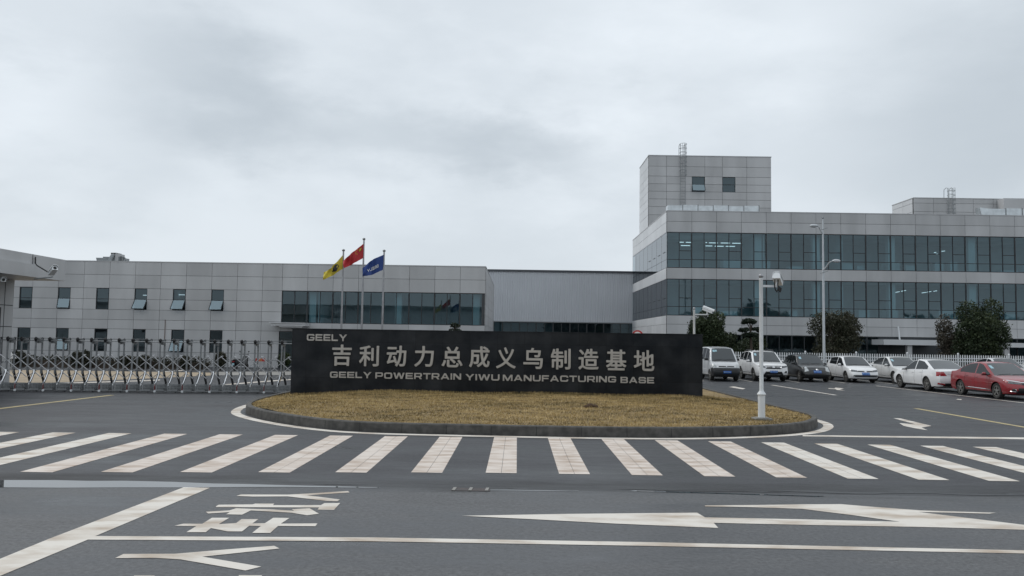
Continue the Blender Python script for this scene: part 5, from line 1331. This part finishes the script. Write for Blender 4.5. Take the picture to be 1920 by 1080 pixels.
    def part(name, vs, fs, m_, parent=root, ang=40, merge=None):
        used = sorted({i for f in fs for i in f}); mp_ = {o: k for k, o in enumerate(used)}
        b = MB(); b.add(sh([vs[i] for i in used]), [tuple(mp_[i] for i in f) for f in fs]); return b.build(name, m_, parent, ang=ang)
    pm_ = M[S['paint']]
    if S.get('bump'):
        keep = []; bz, bl_ = S['bump']
        for f in door[None]:
            c = [sum(V[i][k] for i in f) / len(f) for k in range(3)]
            if c[2] < bz and c[1] < bl_: door.setdefault('bumper', []).append(f)
            else: keep.append(f)
        door[None] = keep
    b = MB(); b.add(sh(V), door[None]); b.add(sh(GV), groups['paint'])
    body = b.build('body', pm_, root, ang=42)
    for key, fs in door.items():
        if key == 'bumper': part('front_bumper', V, fs, M['blackp'])
        elif key: part('door', V, fs, pm_)
    for key, fs in groups.items():
        if key == 'windshield': part('windshield', GV, fs, M['screen'])
        elif key == 'rear': part('rear_window', GV, fs, M['screen'])
        elif key != 'paint': part('side_window', GV, fs, M['sideglass'])
    allf = [f for fs in door.values() for f in fs] + [tuple(len(V) + i for i in f) for fs in groups.values() for f in fs]
    tree_ = BVHTree.FromPolygons([Vector(v) for v in V + GV], allf)
    def patch(mb, quad, mode, off=.007, nu=6, nv=4):
        """skin laid on the body: quad = four corners in the view plane, cast along the view direction"""
        q = [Vector(c) for c in quad]; pts = []
        for j in range(nv + 1):
            for i in range(nu + 1):
                u, v = i / nu, j / nv; c = (q[0] * (1 - u) + q[1] * u) * (1 - v) + (q[3] * (1 - u) + q[2] * u) * v
                if mode == 'front': o, d = Vector((c.x, -3, c.y)), Vector((0, 1, 0))
                elif mode == 'rear': o, d = Vector((c.x, L + 3, c.y)), Vector((0, -1, 0))
                elif mode == 'top': o, d = Vector((c.x, c.y, 4)), Vector((0, 0, -1))
                else: sg = -1 if mode == 'left' else 1; o, d = Vector((sg * 3, c.x, c.y)), Vector((-sg, 0, 0))
                hit = tree_.ray_cast(o, d); tries = 0
                while hit[0] is None and mode in ('front', 'rear') and tries < 14:
                    c = Vector((c.x * .985, c.y)); o.x = c.x; hit = tree_.ray_cast(o, d); tries += 1
                if hit[0] is None: pts.append(None); continue
                nn = hit[1]; nn = nn if nn.dot(d) < 0 else -nn
                e = (i in (0, nu) or j in (0, nv)); pts.append(hit[0] + nn * (off * (.25 if e else 1)) - d * .002)
        good = [p for p in pts if p is not None]
        if len(good) < 4: return
        w = nu + 1; vs = [p if p is not None else good[0] for p in pts]
        fs = [(j * w + i, j * w + i + 1, (j + 1) * w + i + 1, (j + 1) * w + i) for j in range(nv) for i in range(nu) if all(pts[t] is not None for t in (j * w + i, j * w + i + 1, (j + 1) * w + i + 1, (j + 1) * w + i))]
        if fs: mb.add(sh(vs), fs)
    def P_(name, quads, mode, m_, off=.007, mirror=False, parent=root, nu=6, nv=4):
        for sgn in ((1, -1) if mirror else (1,)):
            b = MB()
            for q in quads:
                qq = [(x * sgn, z) for x, z in q] if mode in ('front', 'rear', 'top') else q
                patch(b, qq, mode, off, nu, nv)
            if b.v: b.build(name, M[m_] if isinstance(m_, str) else m_, parent, recalc=False)
    for it in S.get('front', []): P_(it[0], it[1], 'front', it[2], it[3], it[4])
    for it in S.get('rear', []): P_(it[0], it[1], 'rear', it[2], it[3], it[4])
    # sides: panel gaps, handles, sill trim, window lining
    for sd_ in ('left', 'right'):
        b = MB()
        for d in dr:
            if any(abs(d - a) < Ra for a in (a1, a2)): continue
            zt = tb(d) - .01; patch(b, [(d - .007, sill + .05), (d + .007, sill + .05), (d + .007, zt), (d - .007, zt)], sd_, .003, 1, 8)
        if b.v: b.build('panel_gap', M['car_seam'], root, recalc=False)
        for di in range(len(dr) - 1):
            hz = tb(dr[di + 1]) - S.get('hz', .12); P_('door_handle', [[(dr[di + 1] - .24, hz - .018), (dr[di + 1] - .06, hz - .014), (dr[di + 1] - .06, hz + .018), (dr[di + 1] - .24, hz + .014)]], sd_, S.get('handle', S['paint']), .022, nu=4, nv=3)
        if S.get('strip'): P_('sill_strip', [[(a1 + Ra + .08, sill + S['strip'][0]), (a2 - Ra - .04, sill + S['strip'][0] + .03), (a2 - Ra - .04, sill + S['strip'][1] + .03), (a1 + Ra + .08, sill + S['strip'][1])]], sd_, S['strip'][2], .010, nu=12, nv=2)
        P_('sill_trim', [[(a1 + Ra + .03, sill), (a2 - Ra - .03, sill), (a2 - Ra - .03, sill + .06), (a1 + Ra + .03, sill + .06)]], sd_, 'blackp', .006, nu=10, nv=2)
    # underbody, arch liners
    b = MB(); b.box(-Wd / 2 + .25, Wd / 2 - .25, -L / 2 + .18, L / 2 - .18, sill - .04, min(.72, H * .45)); b.build('underbody', M['black'], root)
    # mirrors
    ml = g0 + S.get('mir', .42)
    for sgn in (-1, 1):
        xb_ = hw(ml) * gw; zc = tb(ml) + S.get('mz', .07)
        b = MB(); b.ball((sgn * (xb_ + .13), ml - L / 2, zc), .095, 12, 8, 1.0, .62, .66); mo = b.build('wing_mirror', M[S.get('mirror', S['paint'])], root)
        b = MB(); b.box(sgn * (xb_ + .13) - .095, sgn * (xb_ + .13) + .095, ml - L / 2 - .035, ml - L / 2 + .05, zc - .078, zc - .045); b.bar((sgn * (xb_ - .03), ml - L / 2 + .02, zc - .06), (sgn * (xb_ + .08), ml - L / 2 + .01, zc - .04), .05); b.build('mirror_base', M['blackp'], mo)
    # wheels
    for a in (a1, a2):
        for sgn in (-1, 1):
            xo = hw(a) - .025; cx = sgn * (xo - .10)
            b = MB(); b.lathe([(q_, h_ * sgn) for q_, h_ in [(rw * .66, -.10), (rw * .94, -.10), (rw, -.07), (rw, .07), (rw * .94, .10), (rw * .70, .095), (rw * .66, .05)]], (cx, a - L / 2, rw), 'x', 28)
            wh = b.build('wheel', M['tyre'], root)
            b = MB(); b.lathe([(.001, sgn * .02), (rw * .67, sgn * .02), (rw * .67, sgn * .03), (.001, sgn * .03)], (cx, a - L / 2, rw), 'x', 24); b.build('brake_disc', M['blackp'], wh)
            b = MB(); xs = cx + sgn * .085
            ns = S.get('spokes', 5)
            for k in range(24):
                a0, a1_ = 2 * math.pi * k / 24, 2 * math.pi * (k + 1) / 24
                pts = [(xs, a - L / 2 + r_ * math.cos(t), rw + r_ * math.sin(t)) for r_, t in ((rw * .58, a0), (rw * .68, a0), (rw * .68, a1_), (rw * .58, a1_))]; b.prism(pts, (-sgn * .05, 0, 0))
            for k in range(ns):
                t = 2 * math.pi * k / ns + .3; cs, sn = math.cos(t), math.sin(t); w0, w1 = rw * .13, rw * .085
                pts = [(xs + sgn * .004, a - L / 2 + c0 * cs - c1 * sn, rw + c0 * sn + c1 * cs) for c0, c1 in ((.02, -w0), (rw * .60, -w1), (rw * .60, w1), (.02, w0))]; b.prism(pts, (-sgn * .04, 0, 0))
            b.lathe([(.001, 0), (rw * .2, 0), (rw * .18, sgn * .012), (.001, sgn * .016)], (xs, a - L / 2, rw), 'x', 14)
            b.build('rim', M[S.get('alloy', 'alloy')], wh, smooth=False)
    # wipers, sticker
    P_('wiper', [[(-.55, g0 + .06), (-.02, g0 + .10), (-.02, g0 + .12), (-.55, g0 + .085)], [(.02, g0 + .06), (.55, g0 + .10), (.55, g0 + .12), (.02, g0 + .085)]], 'top', 'black', .015, nu=4, nv=1)
    P_('cowl', [[(-Wd * .38, g0 - .04), (Wd * .38, g0 - .04), (Wd * .37, g0 + .05), (-Wd * .37, g0 + .05)]], 'top', 'blackp', .006, nu=10, nv=2)
    if S.get('sticker'):
        zz_ = S['roof'][0]; P_('sticker', [[(-Wd * .33, zz_ - .20), (-Wd * .33 + .12, zz_ - .20), (-Wd * .33 + .12, zz_ - .08), (-Wd * .33, zz_ - .08)]] + S.get('stickers', []), 'front', 'sticker', .006, nu=2, nv=2)
    if S.get('rails'):
        for sgn in (-1, 1):
            b = MB(); xr = hw(g1) * gw * tum - .05
            b.tube([(sgn * xr, g1 + .15 - L / 2, zr1 + .0), (sgn * xr, g1 + .35 - L / 2, zr + .07), (sgn * xr, g2 - .4 - L / 2, zr + .07), (sgn * xr, g2 - L / 2, zr2 + .0)], .022, 6); b.build('roof_rail', M['blackp'], root)
    return root
def plate(z, w=.44, h=.14, x=0):
    q = [[(x - w / 2, z - h / 2), (x + w / 2, z - h / 2), (x + w / 2, z + h / 2), (x - w / 2, z + h / 2)]]
    ch = []
    for i, (a, wd) in enumerate(((-.19, .05), (-.13, .04), (-.05, .04), (.0, .045), (.055, .04), (.11, .04), (.16, .04))): ch.append([(x + a, z - .035), (x + a + wd * .8, z - .035), (x + a + wd * .8, z + .035), (x + a, z + .035)])
    return [('license_plate', q, 'plate', .016, False), ('plate_characters', ch, 'sticker', .019, False)]
def emblem(z, r=.055, y=.0): return ('emblem', [[(-r, z - r * .8), (r, z - r * .8), (r, z + r * .8), (-r, z + r * .8)]], 'chrome', .02, False)

hatch = dict(L=3.95, W=1.68, H=1.46, a1=.80, a2=3.27, rw=.30, doors=[1.22, 2.18, 2.95], top=[(0, .62), (.12, .70), (.5, .82), (1.05, .93), (2.2, .955), (3.3, 1.0), (3.8, 1.0), (3.95, .92)],
    gh=(.98, 1.75, 3.25, 3.85), roof=(1.40, 1.46, 1.40), bp=[2.2], sg=(1.18, 3.30), tum=.78, tailp=.03, paint='car_white', nose=.10, strip=(.13, .155, 'chrome'), handle='car_white',
    front=[('headlight', [[(.42, .60), (.74, .62), (.78, .74), (.44, .69)]], 'lens_dark', .012, True), ('grille', [[(-.42, .60), (.42, .60), (.42, .67), (-.42, .67)]], 'blackp', .008, False), ('lower_intake', [[(-.60, .33), (.60, .33), (.66, .44), (-.66, .44)]], 'blackp', .007, False), ('fog_lamp', [[(.58, .36), (.68, .36), (.68, .42), (.58, .42)]], 'lens_dark', .012, True), emblem(.635, .06)] + plate(.505),
    rear=[('tail_light', [[(.46, .72), (.72, .72), (.72, .90), (.46, .90)]], 'tail', .012, True)] + plate(.62))
black_h = dict(hatch, L=3.78, W=1.69, H=1.51, a1=.72, a2=3.11, doors=[1.15, 2.1, 2.85], top=[(0, .66), (.12, .76), (.45, .86), (1.0, .95), (2.1, .98), (3.3, 1.02), (3.62, 1.02), (3.78, .95)], gh=(.98, 1.62, 3.1, 3.68), roof=(1.46, 1.51, 1.46), sg=(1.14, 3.14), bp=[2.12], tum=.82, paint='car_black', handle='car_black', strip=None, spokes=7,
    front=[('headlight', [[(.46, .62), (.70, .56), (.66, .80), (.54, .86)]], 'lens_clear', .014, True), ('grille', [[(-.40, .40), (.40, .40), (.46, .50), (-.46, .50)]], 'blackp', .007, False), ('lower_intake', [[(-.55, .26), (.55, .26), (.6, .36), (-.6, .36)]], 'black', .006, False), emblem(.69, .055)] + plate(.57), sticker=True)
suv = dict(L=4.5, W=1.83, H=1.70, sill=.28, a1=.88, a2=3.52, rw=.35, arch=.06, doors=[1.35, 2.4, 3.1], top=[(0, .80), (.1, .90), (.6, 1.0), (1.2, 1.06), (2.5, 1.10), (3.9, 1.16), (4.35, 1.16), (4.5, 1.05)],
    gh=(1.12, 1.9, 3.55, 4.35), roof=(1.62, 1.68, 1.62), bp=[2.42, 3.2], sg=(1.36, 3.85), tum=.80, tailp=.04, nose=.06, paint='car_white', rails=True, strip=(.12, .17, 'chrome'), ef=.86,
    front=[('headlight', [[(.47, .76), (.78, .80), (.82, .90), (.44, .87)]], 'lens_dark', .014, True), ('grille', [[(-.42, .70), (.42, .70), (.50, .88), (-.50, .88)]], 'blackp', .008, False), ('grille_bar', [[(.36, .72), (.41, .72), (.50, .87), (.45, .87)]], 'chrome', .016, True), ('lower_intake', [[(-.56, .36), (.56, .36), (.44, .56), (-.44, .56)]], 'black', .008, False), ('bumper_skirt', [[(-.74, .28), (.74, .28), (.76, .37), (-.76, .37)]], 'blackp', .010, False), ('skid_strip', [[(-.42, .375), (.42, .375), (.42, .395), (-.42, .395)]], 'steel', .02, False), ('fog_lamp', [[(.58, .48), (.74, .48), (.74, .60), (.66, .60)]], 'blackp', .012, True), emblem(.80, .07)] + plate(.54), sticker=True)
van = dict(bump=(.74, .42), L=3.9, W=1.62, H=1.90, sill=.26, a1=.72, a2=3.1, rw=.30, doors=[1.1, 1.95, 2.75], top=[(0, .78), (.1, .88), (.35, .98), (.72, 1.10), (1.2, 1.12), (3.6, 1.14), (3.9, 1.12)], gh=(.60, 1.22, 3.62, 3.88), roof=(1.80, 1.88, 1.86), bp=[1.98, 2.8], sg=(1.0, 3.55), tum=.80, gw=.96, paint='car_silver', rf=.4, ef=.88, er=.92, tailp=.02, nose=.10, mz=.10, mir=.5, mirror='blackp',
    strip=(.33, .36, 'car_white'), front=[('headlight', [[(.50, .76), (.73, .76), (.73, .92), (.60, .96)]], 'lens_clear', .014, True), ('grille', [[(-.44, .77), (.44, .77), (.42, .83), (-.42, .83)]], 'black', .009, False), ('bumper_step', [[(-.60, .56), (.60, .56), (.60, .60), (-.60, .60)]], 'black', .012, False), emblem(.80, .04)] + [('license_plate', [[(-.20, .42), (.24, .42), (.24, .56), (-.20, .56)]], 'plate', .032, False), ('plate_characters', [[(-.17 + .055 * i, .455), (-.14 + .055 * i, .455), (-.14 + .055 * i, .525), (-.17 + .055 * i, .525)] for i in range(7)], 'sticker', .035, False)], sticker=True, stickers=[[(-.40, 1.62), (-.30, 1.62), (-.30, 1.72), (-.40, 1.72)]])
sedan = dict(L=4.6, W=1.79, H=1.47, a1=.92, a2=3.58, rw=.32, doors=[1.38, 2.45, 3.2], top=[(0, .64), (.12, .72), (.6, .84), (1.25, .94), (2.5, .97), (3.5, 1.01), (4.05, 1.03), (4.45, 1.02), (4.6, .95)],
    gh=(1.18, 2.08, 3.1, 4.08), roof=(1.41, 1.465, 1.41), bp=[2.46], sg=(1.42, 3.62), tum=.76, tailp=.06, paint='car_pearl', strip=(.14, .17, 'chrome'), rwm=.0,
    front=[('headlight', [[(.40, .62), (.78, .66), (.84, .78), (.44, .70)]], 'lens_clear', .013, True), ('grille', [[(-.40, .50), (.40, .50), (.44, .68), (-.44, .68)]], 'blackp', .008, False), ('lower_intake', [[(-.5, .28), (.5, .28), (.56, .38), (-.56, .38)]], 'black', .007, False), ('fog_lamp', [[(.60, .36), (.74, .36), (.74, .42), (.60, .42)]], 'lens_dark', .012, True), emblem(.62, .055)] + plate(.44), sticker=True,
    rear=[('tail_light', [[(.44, .74), (.84, .72), (.82, .92), (.56, .92)]], 'tail', .014, True), ('rear_reflector', [[(.52, .30), (.80, .34), (.80, .42), (.52, .37)]], 'tail', .016, True), ('rear_diffuser', [[(-.62, .25), (.62, .25), (.52, .40), (-.52, .40)]], 'blackp', .010, False), ('boot_trim', [[(-.4, .80), (.4, .80), (.4, .83), (-.4, .83)]], 'chrome', .014, False)] + plate(.70))
sedan_w = dict(sedan, paint='car_white', strip=None, sticker=False)
sedan_r = dict(sedan, paint='car_red', strip=(.12, .15, 'chrome'), ef=.78,
    front=[('headlight', [[(.34, .62), (.80, .64), (.86, .76), (.36, .68)]], 'lens_dark', .013, True), ('headlight_strip', [[(-.30, .685), (.30, .685), (.30, .72), (-.30, .72)], [(.30, .685), (.84, .77), (.84, .80), (.30, .72)], [(-.84, .77), (-.30, .685), (-.30, .72), (-.84, .80)]], 'chrome', .018, False), ('grille', [[(-.34, .60), (.34, .60), (.34, .68), (-.34, .68)]], 'blackp', .010, False), ('lower_intake', [[(-.62, .26), (.62, .26), (.52, .48), (-.52, .48)]], 'black', .008, False), ('fog_lamp', [[(.62, .34), (.74, .36), (.74, .46), (.62, .44)]], 'blackp', .011, True), ('fog_trim', [[(.56, .32), (.62, .32), (.66, .44), (.63, .44)], [(.62, .32), (.78, .34), (.78, .36), (.62, .345)]], 'chrome', .016, True), emblem(.65, .05)] + plate(.46, x=.0))
CL = dict(van=None)
def park(S, label, cat, xc, yfront, rz=0.):
    # local front faces -Y; the front bumper stands at yfront
    return make_car(S, label, cat, (xc, yfront + S['L'] / 2, 0), rz)
park(van, 'silver minivan with a big black bumper parked beside the sign wall', 'van', 11.68, 46.1)
park(suv, 'white sport utility car parked just behind the tall white camera pole', 'sport utility car', 14.38, 46.4)
park(black_h, 'black hatchback with pale headlights parked beside the street lamp', 'hatchback', 16.88, 46.5)
park(hatch, 'white hatchback with a wide black lower intake facing the camera', 'hatchback', 19.50, 46.3)
park(sedan, 'pearl white sedan facing out, half hidden by the white sedan turned away', 'sedan', 22.15, 45.9)
silver = dict(sedan, paint='car_silver', sticker=False)
park(silver, 'silver sedan mostly hidden behind the roof of the red sedan', 'sedan', 28.55, 46.6)
park(dict(hatch, paint='car_silver'), 'silver hatchback at the far right edge behind the red sedan', 'hatchback', 31.35, 46.6)
def park_line(S, label, cat, fx, fy, tilt, face):      # near left wheel line for the cars parked along the lane
    rz = tilt + (math.pi if face == 'away' else 0)
    return make_car(S, label, cat, (fx, fy, 0), rz)
TL = R(1)
park_line(sedan_w, 'white sedan seen from behind with a red tail light, nose towards the fence', 'sedan', 20.27, 40.6, TL, 'away')
park_line(sedan_r, 'dusty dark red sedan at the right edge with a chrome strip on its nose', 'sedan', 20.45, 35.3, TL, 'toward')
# a scooter and a low barrier behind the folding gate
p = P(439, 690, 50.6)
sc_ = thing('motor_scooter', 'small black motor scooter with a pale plate, parked behind the gate beside the tallest shrub', 'scooter', (p.x, 50.6, 0), R(-14))
mb = MB(); mb.lathe([(.12, -.06), (.20, -.055), (.235, -.03), (.235, .03), (.20, .055), (.12, .06)], (0, .1, .235), 'x', 20); wh_ = mb.build('wheel', M['tyre'], sc_)
mb = MB(); mb.lathe([(.001, -.05), (.12, -.05), (.12, .05), (.001, .05)], (0, .1, .235), 'x', 16); mb.build('rim', M['alloy'], wh_)
mb = MB(); mb.lathe([(.12, -.05), (.20, -.05), (.23, -.02), (.23, .02), (.20, .05), (.12, .05)], (0, 1.3, .23), 'x', 20); mb.build('wheel', M['tyre'], sc_)
mb = MB(); mb.prism([(-.19, -.12, .48), (-.16, -.16, .62), (.16, -.16, .62), (.19, -.12, .48), (.15, 0, .34), (-.15, 0, .34)], (0, .75, .02)); mb.box(-.17, .17, .6, 1.05, .28, .36); mb.prism([(-.20, 1.05, .36), (.20, 1.05, .36), (.17, 1.18, .86), (-.17, 1.18, .86)], (0, .10, 0)); mb.build('body', M['car_black'], sc_)
mb = MB(); mb.ball((0, .2, .66), .2, 14, 8, .8, 1.9, .38); mb.build('seat', M['blackp'], sc_)
mb = MB(); mb.tube([(-.34, 1.02, .95), (-.2, 1.1, .98), (.2, 1.1, .98), (.34, 1.02, .95)], .018, 8); mb.tube([(0, 1.15, .85), (0, 1.1, .99)], .03, 8); mb.build('handlebar', M['blackp'], sc_)
for s__ in (-1, 1):
    mb = MB(); mb.tube([(s__ * .24, 1.08, .97), (s__ * .30, 1.06, 1.12)], .008, 6); mb.ball((s__ * .31, 1.05, 1.16), .055, 10, 6, 1, .3, .7); mb.build('mirror', M['blackp'], sc_)
mb = MB(); mb.box(-.12, .12, -.19, -.165, .52, .58); mb.build('tail_light', M['tail'], sc_)
mb = MB(); mb.box(-.115, .115, -.20, -.185, .33, .46); mb.build('license_plate', M['sticker'], sc_)
a_, b__ = P(477, 675, 50.2), P(497, 675, 50.2)
br_ = thing('low_barrier', 'low red barrier board with an orange middle, standing on feet behind the gate', 'barrier', ((a_.x + b__.x) / 2, 50.2, 0))
w_ = (b__.x - a_.x) / 2; z0_ = P(487, 677.5, 50.2).z; z1_ = P(487, 672, 50.2).z
M['orange'] = mat('barrier_orange', (.42, .14, .06), .6); M['barrier_red'] = mat('barrier_red', (.40, .03, .025), .5)
for n_, x0_, x1_, m_ in (('red_panel', -w_, -w_ * .15, 'barrier_red'), ('orange_panel', -w_ * .15, w_ * .45, 'orange'), ('red_panel', w_ * .45, w_, 'barrier_red')):
    mb = MB(); mb.box(x0_ + .004, x1_ - .004, -.02, .02, z0_, z1_); mb.build(n_, M[m_], br_)
for s__ in (-1, 1):
    mb = MB(); mb.box(s__ * w_ * .8 - .025, s__ * w_ * .8 + .025, .022, .06, .03, z1_ - .01); mb.box(s__ * w_ * .8 - .03, s__ * w_ * .8 + .03, -.2, .25, 0, .03); mb.build('foot', M['galv'], br_)
